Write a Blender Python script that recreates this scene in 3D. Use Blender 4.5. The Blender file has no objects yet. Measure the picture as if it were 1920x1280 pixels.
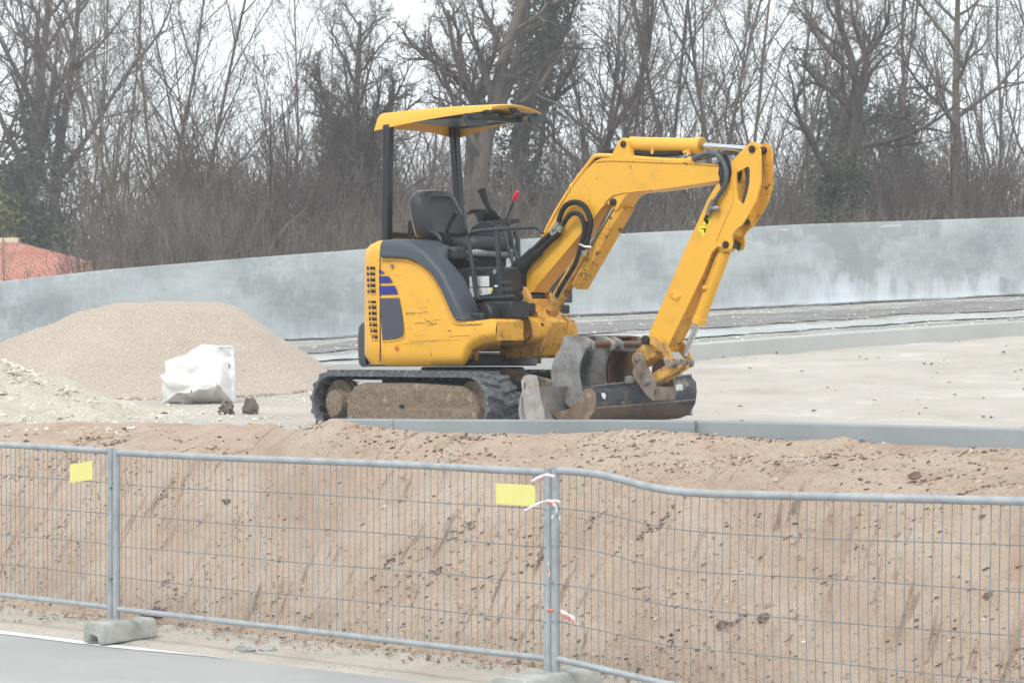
import bpy, bmesh, math, random
from mathutils import Vector, Matrix, noise
from mathutils.geometry import tessellate_polygon
R = math.radians
PI = math.pi

# ------------------------------------------------------------------ camera
scene = bpy.context.scene
F, CX, HY, ZC = 4260.0, 960.0, 661.0, 1.84       # focal length (px of a 1920 wide frame), principal column, horizon row, eye height
cam_d = bpy.data.cameras.new('camera')
cam = bpy.data.objects.new('camera', cam_d)
scene.collection.objects.link(cam)
cam.location = (0, 0, ZC)
cam.rotation_euler = (R(90), 0, 0)
cam_d.sensor_width = 36
cam_d.lens = F / 1920 * 36
cam_d.shift_y = 21 / 1920
cam_d.clip_start = 0.1
cam_d.clip_end = 2000
cam_d.dof.use_dof = True
cam_d.dof.focus_distance = 17.0
cam_d.dof.aperture_fstop = 6.3
scene.camera = cam

# ------------------------------------------------------------------ light
SUN_ELEV, SUN_AZ = 52, -140        # sun stands behind the camera's left shoulder, behind cloud
world = bpy.data.worlds.new('World'); scene.world = world
world.use_nodes = True
wn, wl = world.node_tree.nodes, world.node_tree.links
wn.clear()
wo = wn.new('ShaderNodeOutputWorld'); bg = wn.new('ShaderNodeBackground')
sky = wn.new('ShaderNodeTexSky'); sky.sky_type = 'NISHITA'; sky.sun_disc = False
sky.sun_elevation = R(SUN_ELEV); sky.sun_rotation = R(SUN_AZ)
sky.air_density = 1.0; sky.dust_density = 3.0; sky.altitude = 50
# cloud cover: an even white-blue veil laid over the clear sky
cl_tc = wn.new('ShaderNodeTexCoord'); cl_n = wn.new('ShaderNodeTexNoise'); cl_n.inputs['Scale'].default_value = 1.6; cl_n.inputs['Detail'].default_value = 3
cl_r = wn.new('ShaderNodeValToRGB')
cl_r.color_ramp.elements[0].position = .35; cl_r.color_ramp.elements[0].color = (9.4, 10.0, 10.3, 1)
cl_r.color_ramp.elements[1].position = .7; cl_r.color_ramp.elements[1].color = (10.6, 11.0, 11.2, 1)
mx = wn.new('ShaderNodeMixRGB'); mx.inputs[0].default_value = .90
wl.new(cl_tc.outputs['Generated'], cl_n.inputs['Vector']); wl.new(cl_n.outputs['Fac'], cl_r.inputs[0])
wl.new(sky.outputs[0], mx.inputs[1]); wl.new(cl_r.outputs[0], mx.inputs[2])
wl.new(mx.outputs[0], bg.inputs[0]); bg.inputs[1].default_value = .10
wl.new(bg.outputs[0], wo.inputs[0])
sd = bpy.data.lights.new('sun', 'SUN'); sd.energy = 1.5; sd.angle = R(12); sd.color = (1, .96, .9)
sun = bpy.data.objects.new('sun', sd); scene.collection.objects.link(sun)
sun.rotation_euler = (R(90 - SUN_ELEV), 0, R(-28))
scene.view_settings.view_transform = 'Standard'
scene.view_settings.look = 'None'
scene.view_settings.exposure = 0.50
scene.view_settings.gamma = 1

# ------------------------------------------------------------------ helpers
COL = scene.collection
def px(u, v, Y):                       # the point seen at pixel (u, v) at depth Y
    return Vector(((u - CX) / F * Y, Y, ZC + (HY - v) / F * Y))

class MB:
    def __init__(s): s.v = []; s.f = []
    def add(s, vs, fs):
        b = len(s.v); s.v.extend([tuple(p) for p in vs]); s.f.extend([tuple(i + b for i in f) for f in fs]); return s
    def box(s, c, d, rot=None):
        hx, hy, hz = d[0] / 2, d[1] / 2, d[2] / 2
        vs = [Vector((x, y, z)) for x in (-hx, hx) for y in (-hy, hy) for z in (-hz, hz)]
        if rot is not None: vs = [rot @ p for p in vs]
        c = Vector(c)
        return s.add([p + c for p in vs], [(0,1,3,2),(4,6,7,5),(0,4,5,1),(2,3,7,6),(0,2,6,4),(1,5,7,3)])
    def bar(s, a, b, w, h, up=(0,0,1)):   # box from a to b, width w (sideways), height h (along up)
        a, b = Vector(a), Vector(b); d = (b - a); L = d.length; d.normalize()
        side = d.cross(Vector(up)).normalized(); u2 = side.cross(d)
        vs = [p + side * (sx * w / 2) + u2 * (sz * h / 2) for p in (a, b) for sx in (-1, 1) for sz in (-1, 1)]
        return s.add(vs, [(0,1,3,2),(4,6,7,5),(0,4,5,1),(2,3,7,6),(0,2,6,4),(1,5,7,3)])
    def tube(s, pts, r, n=8, caps=True):
        pts = [Vector(p) for p in pts]
        rs = r if isinstance(r, (list, tuple)) else [r] * len(pts)
        b = len(s.v); N = len(pts)
        t0 = (pts[1] - pts[0]).normalized()
        ref = Vector((0, 0, 1)) if abs(t0.z) < .9 else Vector((1, 0, 0))
        a1 = t0.cross(ref).normalized()
        for i, p in enumerate(pts):
            t = (pts[min(i + 1, N - 1)] - pts[max(i - 1, 0)])
            if t.length < 1e-9: t = t0
            t.normalize()
            a1 = a1 - t * a1.dot(t)
            if a1.length < 1e-6: a1 = t.orthogonal()
            a1.normalize(); a2 = t.cross(a1)
            for k in range(n):
                an = 2 * PI * k / n
                s.v.append(tuple(p + (a1 * math.cos(an) + a2 * math.sin(an)) * rs[i]))
        for i in range(N - 1):
            for k in range(n):
                k2 = (k + 1) % n
                s.f.append((b + i*n + k, b + i*n + k2, b + (i+1)*n + k2, b + (i+1)*n + k))
        if caps:
            s.f.append(tuple(b + k for k in range(n - 1, -1, -1)))
            s.f.append(tuple(b + (N-1)*n + k for k in range(n)))
        return s
    def cyl(s, a, b, r, r2=None, n=24): return s.tube([a, b], [r, r if r2 is None else r2], n)
    def prism(s, poly, y0, y1, holes=(), frame=None):
        """poly: list of (x, z); extruded along y"""
        loops = [[Vector((p[0], p[1], 0)) for p in lp] for lp in [poly] + list(holes)]
        tris = tessellate_polygon(loops)
        flat = [p for lp in loops for p in lp]; n = len(flat); b = len(s.v)
        for y in (y0, y1): s.v.extend([(p.x, y, p.y) for p in flat])
        def area(t): 
            A, B, C = (flat[i] for i in t); return (B.x-A.x)*(C.y-A.y)-(B.y-A.y)*(C.x-A.x)
        for t in tris:
            if area(t) < 0: t = (t[0], t[2], t[1])
            s.f.append((b+t[0], b+t[1], b+t[2])); s.f.append((b+n+t[0], b+n+t[2], b+n+t[1]))
        o = 0
        for lp in loops:
            m = len(lp)
            for i in range(m):
                j = (i + 1) % m
                s.f.append((b+o+i, b+n+o+i, b+n+o+j, b+o+j))
            o += m
        return s
    def grid(s, fn, nu, nv, closeu=False):
        b = len(s.v)
        for i in range(nu):
            for j in range(nv): s.v.append(tuple(fn(i, j)))
        for i in range(nu if closeu else nu - 1):
            for j in range(nv - 1):
                i2 = (i + 1) % nu
                s.f.append((b + i*nv + j, b + i2*nv + j, b + i2*nv + j + 1, b + i*nv + j + 1))
        return s
    def ball(s, c, r, n=8, m=6, sq=(1,1,1), jit=0, rng=None):
        c = Vector(c); b = len(s.v)
        for i in range(m + 1):
            th = PI * i / m
            for k in range(n):
                ph = 2*PI*k/n; q = 1 + (rng.uniform(-jit, jit) if rng else 0)
                s.v.append(tuple(c + Vector((math.sin(th)*math.cos(ph)*sq[0], math.sin(th)*math.sin(ph)*sq[1], math.cos(th)*sq[2])) * r * q))
        for i in range(m):
            for k in range(n):
                k2 = (k+1) % n
                s.f.append((b+i*n+k, b+(i+1)*n+k, b+(i+1)*n+k2, b+i*n+k2))
        return s
    def build(s, name, mat, parent=None, smooth=35, bevel=0, seg=2, fix=True, label=None, rotz=None, recess=None):
        me = bpy.data.meshes.new(name); me.from_pydata(s.v, [], s.f)
        if fix:
            bm = bmesh.new(); bm.from_mesh(me)
            bmesh.ops.remove_doubles(bm, verts=bm.verts, dist=1e-5)
            bmesh.ops.recalc_face_normals(bm, faces=bm.faces); bm.to_mesh(me); bm.free()
        for m in (mat if isinstance(mat, (list, tuple)) else [mat]): me.materials.append(m)
        if smooth:
            me.shade_smooth()
            if smooth < 180: me.set_sharp_from_angle(angle=R(smooth))
        o = bpy.data.objects.new(name, me); COL.objects.link(o)
        if parent is not None: o.parent = parent
        if rotz is not None: o.rotation_euler = (0, 0, rotz)
        if bevel:
            md = o.modifiers.new('bevel', 'BEVEL'); md.width = bevel; md.segments = seg; md.limit_method = 'ANGLE'; md.angle_limit = R(35); md.harden_normals = False
        if label: o['label'] = label
        return o

def empty(name, loc=(0,0,0), rz=0):
    o = bpy.data.objects.new(name, None); COL.objects.link(o); o.location = loc; o.rotation_euler = (0, 0, rz); o.empty_display_size = .2
    return o
def tag(o, label=None, cat=None, group=None, kind=None):
    if label: o['label'] = label
    if cat: o['category'] = cat
    if group: o['group'] = group
    if kind: o['kind'] = kind
    return o
def interp(x, pts):
    if x <= pts[0][0]: return pts[0][1]
    for (a, b), (c, d) in zip(pts, pts[1:]):
        if x <= c: return b + (d - b) * (x - a) / (c - a)
    return pts[-1][1]
def smooth_path(pts, k=6):
    P = [Vector(p) for p in pts]; out = []
    for i in range(len(P) - 1):
        p0, p1, p2, p3 = P[max(i-1, 0)], P[i], P[i+1], P[min(i+2, len(P)-1)]
        for j in range(k):
            t = j / k
            out.append(.5 * ((2*p1) + (p2-p0)*t + (2*p0-5*p1+4*p2-p3)*t*t + (-p0+3*p1-3*p2+p3)*t**3))
    out.append(P[-1]); return out
def fbm(x, y, z=0, o=4): return noise.fractal(Vector((x, y, z)), 1.0, 2.0, o)

# ------------------------------------------------------------------ materials
def srgb(r, g, b):
    f = lambda c: (c/255/12.92) if c/255 <= .04045 else ((c/255+.055)/1.055)**2.4
    return (f(r), f(g), f(b), 1)
class NT:
    def __init__(s, name):
        s.m = bpy.data.materials.new(name); s.m.use_nodes = True; s.n = s.m.node_tree.nodes; s.l = s.m.node_tree.links
        s.p = s.n['Principled BSDF']; s.tc = s.n.new('ShaderNodeTexCoord')
    def noise(s, scale, detail=5, rough=.6, stretch=None, dist=0, rot=None, src='Object'):
        t = s.n.new('ShaderNodeTexNoise'); t.inputs['Scale'].default_value = scale; t.inputs['Detail'].default_value = detail
        t.inputs['Roughness'].default_value = rough; t.inputs['Distortion'].default_value = dist
        o = s.tc.outputs[src]
        if stretch or rot:
            mp = s.n.new('ShaderNodeMapping'); s.l.new(o, mp.inputs[0])
            if stretch: mp.inputs['Scale'].default_value = stretch
            if rot: mp.inputs['Rotation'].default_value = rot
            o = mp.outputs[0]
        s.l.new(o, t.inputs['Vector']); return t.outputs['Fac']
    def voro(s, scale, feature='F1', out='Distance', stretch=None):
        t = s.n.new('ShaderNodeTexVoronoi'); t.inputs['Scale'].default_value = scale; t.feature = feature
        o = s.tc.outputs['Object']
        if stretch:
            mp = s.n.new('ShaderNodeMapping'); s.l.new(o, mp.inputs[0]); mp.inputs['Scale'].default_value = stretch; o = mp.outputs[0]
        s.l.new(o, t.inputs['Vector']); return t.outputs[out]
    def ramp(s, fac, stops):
        r = s.n.new('ShaderNodeValToRGB'); e = r.color_ramp.elements
        while len(e) < len(stops): e.new(.5)
        for el, (p, c) in zip(e, stops):
            el.position = p; el.color = c if not isinstance(c, (int, float)) else (c, c, c, 1)
        s.l.new(fac, r.inputs[0]); return r.outputs[0]
    def mix(s, fac, a, b, mode='MIX'):
        m = s.n.new('ShaderNodeMixRGB'); m.blend_type = mode
        for i, x in enumerate((fac, a, b)):
            if isinstance(x, (int, float)): m.inputs[i].default_value = x if i == 0 else (x, x, x, 1)
            elif isinstance(x, tuple): m.inputs[i].default_value = x
            else: s.l.new(x, m.inputs[i])
        return m.outputs[0]
    def math(s, op, a, b=0):
        m = s.n.new('ShaderNodeMath'); m.operation = op; m.use_clamp = False
        for i, x in enumerate((a, b)):
            if isinstance(x, (int, float)): m.inputs[i].default_value = x
            else: s.l.new(x, m.inputs[i])
        return m.outputs[0]
    def sep(s, src='Object'):
        m = s.n.new('ShaderNodeSeparateXYZ'); s.l.new(s.tc.outputs[src], m.inputs[0]); return m.outputs
    def out(s, col, rough=.7, metal=0, bump=None, dist=.01, strength=1, spec=None, bumps=()):
        if isinstance(col, tuple): s.p.inputs['Base Color'].default_value = col
        else: s.l.new(col, s.p.inputs['Base Color'])
        for nm, x in (('Roughness', rough), ('Metallic', metal)):
            if isinstance(x, (int, float)): s.p.inputs[nm].default_value = x
            else: s.l.new(x, s.p.inputs[nm])
        if spec is not None: s.p.inputs['Specular IOR Level'].default_value = spec
        last = None
        for (h, d, st) in ([(bump, dist, strength)] if bump is not None else []) + list(bumps):
            b = s.n.new('ShaderNodeBump'); b.inputs['Distance'].default_value = d; b.inputs['Strength'].default_value = st
            s.l.new(h, b.inputs['Height'])
            if last is not None: s.l.new(last, b.inputs['Normal'])
            last = b.outputs[0]
        if last is not None: s.l.new(last, s.p.inputs['Normal'])
        return s.m

def simple(name, c1, c2, scale=8, rough=.6, metal=0, bump=.003, bscale=40, lo=.35, hi=.65):
    t = NT(name)
    col = t.ramp(t.noise(scale), [(lo, c1), (hi, c2)])
    return t.out(col, rough, metal, t.noise(bscale), bump, .6)

def paint(name, base, dirt, wear, rust=0.0, rough=.38, dscale=5):
    """machine paint with a dusty film, stains and chips"""
    t = NT(name)
    fine = t.noise(3, 3)
    c = t.mix(t.ramp(fine, [(.3, 0.0), (.7, .22)]), base, (base[0]*.86, base[1]*.8, base[2]*1.2, 1))
    dm = t.ramp(t.noise(dscale, 8, .72), [(.60 - wear*.25, 0.0), (.78 - wear*.1, 1.0)])
    c = t.mix(t.math('MULTIPLY', dm, min(1, .25 + wear)), c, dirt)
    if rust:
        rm = t.ramp(t.noise(14, 8, .75, dist=.6), [(.66 - rust*.22, 0.0), (.70 - rust*.18, 1.0)])
        c = t.mix(rm, c, t.ramp(t.noise(60, 3), [(.3, srgb(46, 34, 28)), (.7, srgb(112, 66, 34))]))
    sc = t.ramp(t.noise(26, 4, .8, stretch=(.35, 1, 3.2)), [(.70, 0.0), (.74, .5)])
    c = t.mix(sc, c, (base[0]*.45, base[1]*.35, base[2]*.3, 1))
    rg = t.ramp(t.noise(9, 6), [(.3, rough - .08), (.7, rough + .22)])
    return t.out(c, rg, 0, t.noise(50, 4), .0015, .35, bumps=[(t.noise(4, 2), .006, .25)])

YEL = srgb(228, 172, 52)
m_yel = paint('yellow_paint', YEL, srgb(176, 128, 60), .22, .12)
m_yel2 = paint('yellow_paint_worn', srgb(220, 164, 52), srgb(112, 80, 48), .45, .45, .55, 8)
m_yel3 = paint('yellow_paint_dusty', srgb(214, 164, 78), srgb(112, 82, 58), .62, .5, .62, 11)
m_yelc = paint('yellow_paint_clean', srgb(226, 174, 60), srgb(200, 150, 66), .08, 0, .38)
m_dark = simple('dark_grey_plastic', srgb(48, 56, 64), srgb(66, 75, 83), 3, .5, 0, .001, 260)
m_black = simple('black_steel', srgb(14, 16, 20), srgb(30, 33, 38), 7, .45, 0, .001, 60)
m_rubber = simple('black_rubber', srgb(12, 12, 14), srgb(26, 26, 28), 9, .6, 0, .002, 90)
m_hose = simple('hose_sleeve', srgb(10, 10, 12), srgb(28, 26, 26), 30, .75, 0, .004, 220)
m_hose2 = simple('grey_hose', srgb(62, 68, 74), srgb(84, 90, 96), 20, .5, 0, .002, 120)
m_seat = simple('seat_vinyl', srgb(34, 36, 42), srgb(50, 52, 60), 6, .5, 0, .002, 160)
m_seat2 = simple('seat_shell_grey', srgb(120, 120, 124), srgb(146, 146, 148), 6, .6, 0, .001, 100)
m_cuff = simple('console_plastic', srgb(38, 42, 48), srgb(56, 60, 66), 5, .5, 0, .001, 200)
m_chrome = NT('chrome_rod').out(srgb(205, 208, 212), .16, 1.0)
m_steel = simple('bare_steel', srgb(120, 118, 116), srgb(160, 158, 154), 20, .4, .7, .002, 80)
m_zinc = simple('zinc_fitting', srgb(150, 148, 140), srgb(196, 194, 186), 30, .4, .6, .002, 80)
m_red = NT('red_grip').out(srgb(205, 30, 40), .35)
m_blue = NT('blue_decal').out(srgb(28, 38, 128), .35)
m_navy = NT('dark_decal').out(srgb(66, 68, 82), .4)
m_dkhole = NT('dark_opening').out(srgb(24, 24, 28), .8)
m_white = simple('white_label', srgb(205, 212, 214), srgb(232, 236, 236), 40, .5, 0, .0005, 80)
m_labyel = NT('yellow_label').out(srgb(236, 214, 40), .5)
m_pin = simple('dark_pin', srgb(34, 32, 32), srgb(70, 66, 62), 40, .5, .6, .001, 80)

def mud(name, a, b, c, sc=6):
    t = NT(name)
    col = t.ramp(t.noise(sc, 9, .7, dist=.4), [(.30, a), (.44, b), (.52, (a[0]*1.3, a[1]*1.15, a[2], 1)), (.58, b), (.68, c)])
    col = t.mix(t.ramp(t.noise(38, 5), [(.35, .35), (.6, 0.0)]), col, (a[0]*.6, a[1]*.6, a[2]*.6, 1))
    return t.out(col, .92, 0, t.noise(16, 9, .75), .05, .9, spec=.2)
m_mud = mud('dried_mud', srgb(122, 110, 97), srgb(158, 147, 131), srgb(182, 172, 155), 14)
m_mudrub = mud('dusty_track_rubber', srgb(84, 90, 97), srgb(134, 139, 146), srgb(164, 166, 168), 12)
m_rubdark = mud('track_rubber_inside', srgb(40, 44, 50), srgb(58, 64, 70), srgb(92, 96, 100), 12)
def bucket_mat(name, a, b, rust, amount, sc=5, low=None):
    t = NT(name)
    col = t.ramp(t.noise(sc, 8, .7, dist=.3), [(.35, a), (.65, b)])
    col = t.mix(t.ramp(t.noise(sc*1.3, 8, .7), [(.62 - amount*.3, 0.0), (.72 - amount*.2, .85)]), col, rust)
    col = t.mix(t.ramp(t.noise(40, 4, .8, stretch=(1, .25, 1)), [(.62, 0.0), (.68, .5)]), col, srgb(190, 186, 178))
    if low:
        zz = t.math('ADD', t.sep()[2], t.math('MULTIPLY', t.noise(6, 8, .7), .12))
        col = t.mix(t.ramp(zz, [(.285, .85), (.30, 0.0)]), col, t.ramp(t.noise(9, 8, .7), [(.35, low), (.65, (low[0]*1.9, low[1]*1.85, low[2]*1.8, 1))]))
        col = t.mix(t.ramp(t.noise(3, 9, .75, stretch=(1, .5, 1)), [(.60, 0.0), (.66, .6)]), col, srgb(156, 142, 118))
    return t.out(col, .6, .15, t.noise(24, 8), .006, .6)
m_bktgrey = bucket_mat('worn_grey_bucket_steel', srgb(108, 110, 113), srgb(152, 152, 151), srgb(116, 102, 88), .38, 7)
m_bktrust = bucket_mat('rusty_bucket_steel', srgb(84, 66, 54), srgb(128, 102, 82), srgb(96, 64, 44), .6)
m_bktblk = bucket_mat('worn_black_bucket_steel', srgb(42, 50, 60), srgb(78, 84, 92), srgb(112, 96, 78), .3, 5, srgb(84, 70, 60))
m_blade = bucket_mat('dozer_blade_steel', srgb(138, 137, 136), srgb(176, 173, 168), srgb(150, 138, 120), .4, 7)

# ground family
def ground_mat(name, stops, sc, fine, fscale, fdark, flight, rough=.95, bump=.02, dots=None, bs=30, streak=None):
    t = NT(name)
    col = t.ramp(t.noise(sc, 8, .68, stretch=streak), stops)
    f = t.noise(fscale, 4, .8)
    col = t.mix(t.ramp(f, [(.30, fine), (.45, 0.0)]), col, fdark)
    col = t.mix(t.ramp(f, [(.56, 0.0), (.70, fine)]), col, flight)
    bumps = [(t.noise(bs, 8, .75), bump, .8)]
    if dots:
        vs, th, dcol, amt = dots
        vd = t.voro(vs); msk = t.noise(1.4, 4)
        col = t.mix(t.math('MULTIPLY', t.ramp(vd, [(th, amt), (th*1.35, 0.0)]), t.ramp(msk, [(.42, 0.0), (.58, 1.0)])), col, dcol)
    return t.out(col, rough, 0, bumps=bumps, spec=.15)
m_sand = ground_mat('sandy_ground', [(.3, srgb(164, 157, 148)), (.45, srgb(184, 178, 169)), (.58, srgb(190, 184, 176)), (.66, srgb(206, 201, 194)), (.76, srgb(176, 165, 152))], .9, .65, 45, srgb(150, 140, 128), srgb(226, 220, 212), dots=(14, .10, srgb(130, 114, 102), .7))
m_bank = ground_mat('clay_sand_bank', [(.30, srgb(158, 136, 120)), (.44, srgb(190, 168, 150)), (.60, srgb(204, 186, 168)), (.75, srgb(188, 162, 142))], 1.3, .6, 40, srgb(124, 100, 86), srgb(226, 210, 196), bump=.05, dots=(22, .17, srgb(88, 68, 58), .9), bs=26)
m_verge = ground_mat('dusty_verge', [(.3, srgb(176, 168, 158)), (.55, srgb(196, 190, 180)), (.75, srgb(190, 172, 156))], 1.5, .45, 60, srgb(120, 104, 92), srgb(220, 214, 206), dots=(16, .14, srgb(100, 78, 64), .7))
m_asphalt = ground_mat('pale_asphalt', [(.3, srgb(158, 158, 158)), (.7, srgb(176, 176, 174))], .9, .5, 150, srgb(108, 112, 118), srgb(192, 197, 202), bump=.004, bs=160)
m_paintline = ground_mat('worn_white_line', [(.35, srgb(200, 202, 202)), (.6, srgb(226, 228, 228))], 4, .5, 80, srgb(170, 170, 168), srgb(236, 236, 236), bump=.003)
m_gravel = ground_mat('fine_gravel', [(.3, srgb(194, 180, 166)), (.7, srgb(212, 198, 182))], .8, 1.0, 48, srgb(112, 94, 82), srgb(250, 244, 234), bump=.05, bs=50)
m_lime = ground_mat('crushed_limestone', [(.3, srgb(198, 191, 174)), (.7, srgb(218, 212, 196))], 1.6, .9, 40, srgb(148, 138, 122), srgb(240, 237, 228), bump=.04, bs=30)
m_limeflat = ground_mat('scattered_limestone', [(.35, srgb(150, 150, 148)), (.5, srgb(176, 175, 170)), (.68, srgb(208, 206, 198))], 1.6, 1.0, 16, srgb(104, 100, 98), srgb(236, 234, 226), bump=.05, dots=(6, .2, srgb(110, 100, 94), .8))
m_dkgravel = ground_mat('dark_gravel', [(.35, srgb(124, 122, 122)), (.65, srgb(152, 150, 149))], 1.8, 1.0, 18, srgb(72, 68, 68), srgb(206, 202, 196), bump=.03)
m_conpave = ground_mat('pale_concrete_apron', [(.35, srgb(160, 165, 166)), (.65, srgb(180, 184, 184))], .9, .4, 40, srgb(150, 152, 154), srgb(226, 230, 230), bump=.006)
m_far = ground_mat('rough_grass_soil', [(.35, srgb(92, 88, 70)), (.65, srgb(124, 112, 92))], .5, .5, 12, srgb(60, 56, 44), srgb(150, 140, 112))

def concrete(name, stops):
    t = NT(name)
    col = t.ramp(t.noise(.55, 7, .62, dist=.5), stops)
    col = t.mix(t.ramp(t.noise(60, 4, .8), [(.35, .25), (.5, 0.0)]), col, srgb(120, 130, 138))
    return t.out(col, .85, 0, t.noise(40, 6), .003, .5, spec=.3)
m_kerb = concrete('kerb_concrete', [(.3, srgb(128, 136, 140)), (.7, srgb(156, 163, 167))])
m_kerb2 = concrete('pale_kerb_concrete', [(.3, srgb(170, 173, 171)), (.7, srgb(188, 190, 187))])
m_block = simple('block_concrete', srgb(146, 148, 144), srgb(182, 183, 177), 7, .9, 0, .008, 40)
# wall: UV.x = metres along the wall, UV.y = 0 at the foot .. 1 at the coping
def wall_mat():
    t = NT('trowelled_wall_concrete'); uv = t.sep('UV')
    col = t.ramp(t.noise(1.1, 12, .74, stretch=(.7, 1, 1.1)), [(.36, srgb(140, 147, 150)), (.47, srgb(156, 163, 165)), (.56, srgb(168, 175, 177)), (.68, srgb(180, 186, 187))])
    # hard edged darker panels where a pour dried differently
    pn_ = t.noise(.33, 7, .62)
    col = t.mix(t.ramp(pn_, [(.455, .6), (.47, 0.0)]), col, srgb(136, 142, 144))
    # trowel sweeps, slanting
    br = t.noise(4, 9, .8, stretch=(1.2, .5, .5), rot=(0, R(28), 0))
    col = t.mix(t.ramp(br, [(.50, 0.0), (.68, .45)]), col, srgb(192, 200, 204))
    xr_ = t.math('MULTIPLY', t.sep('Object')[0], .05)
    gate = t.ramp(xr_, [(.0, .35), (.22, .55), (.26, 1.0)])
    # white lime bloom fanning up from the foot: threshold falls with height
    fan = t.noise(3.4, 8, .7, stretch=(1.5, 1, .28)); big = t.noise(.30, 3, .5)
    m = t.math('SUBTRACT', t.math('ADD', t.math('MULTIPLY', fan, .75), t.math('MULTIPLY', big, .55)), t.math('MULTIPLY', uv[1], .80))
    col = t.mix(t.math('MULTIPLY', gate, t.ramp(m, [(.36, 0.0), (.46, .45), (.64, .85)])), col, srgb(208, 217, 223))
    # patched strips under the coping
    pt = t.noise(.9, 4, .55, stretch=(1, 1, 2.5))
    m2 = t.math('MULTIPLY', t.ramp(pt, [(.55, 0.0), (.58, .8)]), t.ramp(uv[1], [(.80, 0.0), (.84, 1.0), (.95, 1.0), (.97, 0.0)]))
    m2 = t.math('MULTIPLY', m2, t.ramp(t.math('MULTIPLY', t.sep('Object')[0], .1), [(.25, 0.0), (.30, 1.0)]))
    col = t.mix(m2, col, srgb(194, 204, 210))
    # foot: grey unbrushed concrete
    ft = t.math('ADD', uv[1], t.math('MULTIPLY', t.noise(3, 3), .03))
    col = t.mix(t.ramp(ft, [(.115, .8), (.13, 0.0)]), col, srgb(134, 137, 136))
    # panel joints
    jn = t.math('PINGPONG', uv[0], 3.05)
    col = t.mix(t.ramp(jn, [(.002, .3), (.008, 0.0)]), col, srgb(138, 146, 150))
    return t.out(col, .85, 0, t.noise(30, 6), .004, .5, bumps=[(t.noise(1.2, 4), .03, .4)], spec=.3)
m_wall = wall_mat()

def bank_mat():
    t = NT('clay_sand_bank_face')
    st = t.noise(2.2, 8, .7, stretch=(5.5, .7, 1), rot=(0, 0, R(60)), dist=.15, src='UV')
    bl = t.noise(1.3, 8, .7, src='UV')
    lo = t.ramp(t.noise(.8, 3, .5, src='UV'), [(.42, .15), (.58, 1.0)])
    col = t.ramp(bl, [(.30, srgb(202, 175, 154)), (.45, srgb(222, 198, 177)), (.60, srgb(234, 215, 196)), (.74, srgb(230, 196, 168))])
    col = t.mix(t.math('MULTIPLY', lo, t.ramp(st, [(.36, .9), (.45, 0.0)])), col, srgb(160, 132, 112))
    col = t.mix(t.ramp(st, [(.54, 0.0), (.68, .5)]), col, srgb(226, 206, 186))
    f = t.noise(30, 6, .85, stretch=(1, 2, 1), rot=(0, 0, R(-38)), src='UV')
    col = t.mix(t.ramp(f, [(.36, .85), (.43, 0.0)]), col, srgb(122, 98, 82))
    f2 = t.noise(75, 4, .8, src='UV')
    col = t.mix(t.ramp(f2, [(.36, .7), (.42, 0.0)]), col, srgb(112, 90, 76))
    col = t.mix(t.ramp(f, [(.57, 0.0), (.68, .5)]), col, srgb(232, 218, 202))
    g = t.noise(7, 8, .8, stretch=(1, 1.7, 1), rot=(0, 0, R(-38)), src='UV')
    col = t.mix(t.ramp(g, [(.58, 0.0), (.63, .65)]), col, srgb(136, 112, 96))
    return t.out(col, .95, 0, bumps=[(st, .07, .7), (g, .05, .6), (f, .03, .9)], spec=.12)
m_bankf = bank_mat()
# ------------------------------------------------------------------ ground heights
def slope(X): return interp(X, [(-20,.028),(-8,.031),(-3,.037),(.8,.057),(3,.062),(8.3,.076),(15,.085)])
def G(X, Y):                               # site platform: level under the digger, then climbing to the wall
    t = Y - 18
    sp = t if t > 12 else math.log(1 + math.exp(t * 1.2)) / 1.2
    return 1.22 + slope(X) * sp
P0 = Vector((.72, 12.8)); BN = Vector((.632, .775)); BT = Vector((.775, -.632))      # toe of the bank: point, uphill normal, direction
def Q(X, Y): return (X - P0.x) * BN.x + (Y - P0.y) * BN.y
KERB = [(-1.25, 15.45), (-.6, 15.3), (.1, 15.22), (.8, 15.18), (1.4, 14.95), (2.2, 14.25), (3.04, 13.5), (3.8, 12.75), (4.8, 11.8), (6.5, 10.2)]
def kerbY(X): return interp(X, KERB)
KV = [(520, 800), (560, 790), (595, 789), (630, 789), (650, 790), (700, 800), (760, 807), (900, 812), (1000, 814), (1080, 811), (1180, 805), (1230, 806), (1300, 812), (1420, 822), (1480, 825), (1540, 823), (1580, 819), (1640, 831), (1800, 838), (1920, 841), (2400, 860)]
def edgeY(X):                              # where the dirt ends
    return kerbY(X) if X > -1.25 else interp(X, [(-8, 20.2), (-4.3, 18.2), (-3.4, 18.4), (-2.6, 18.0), (-1.9, 16.9), (-1.25, 15.45)])
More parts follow.
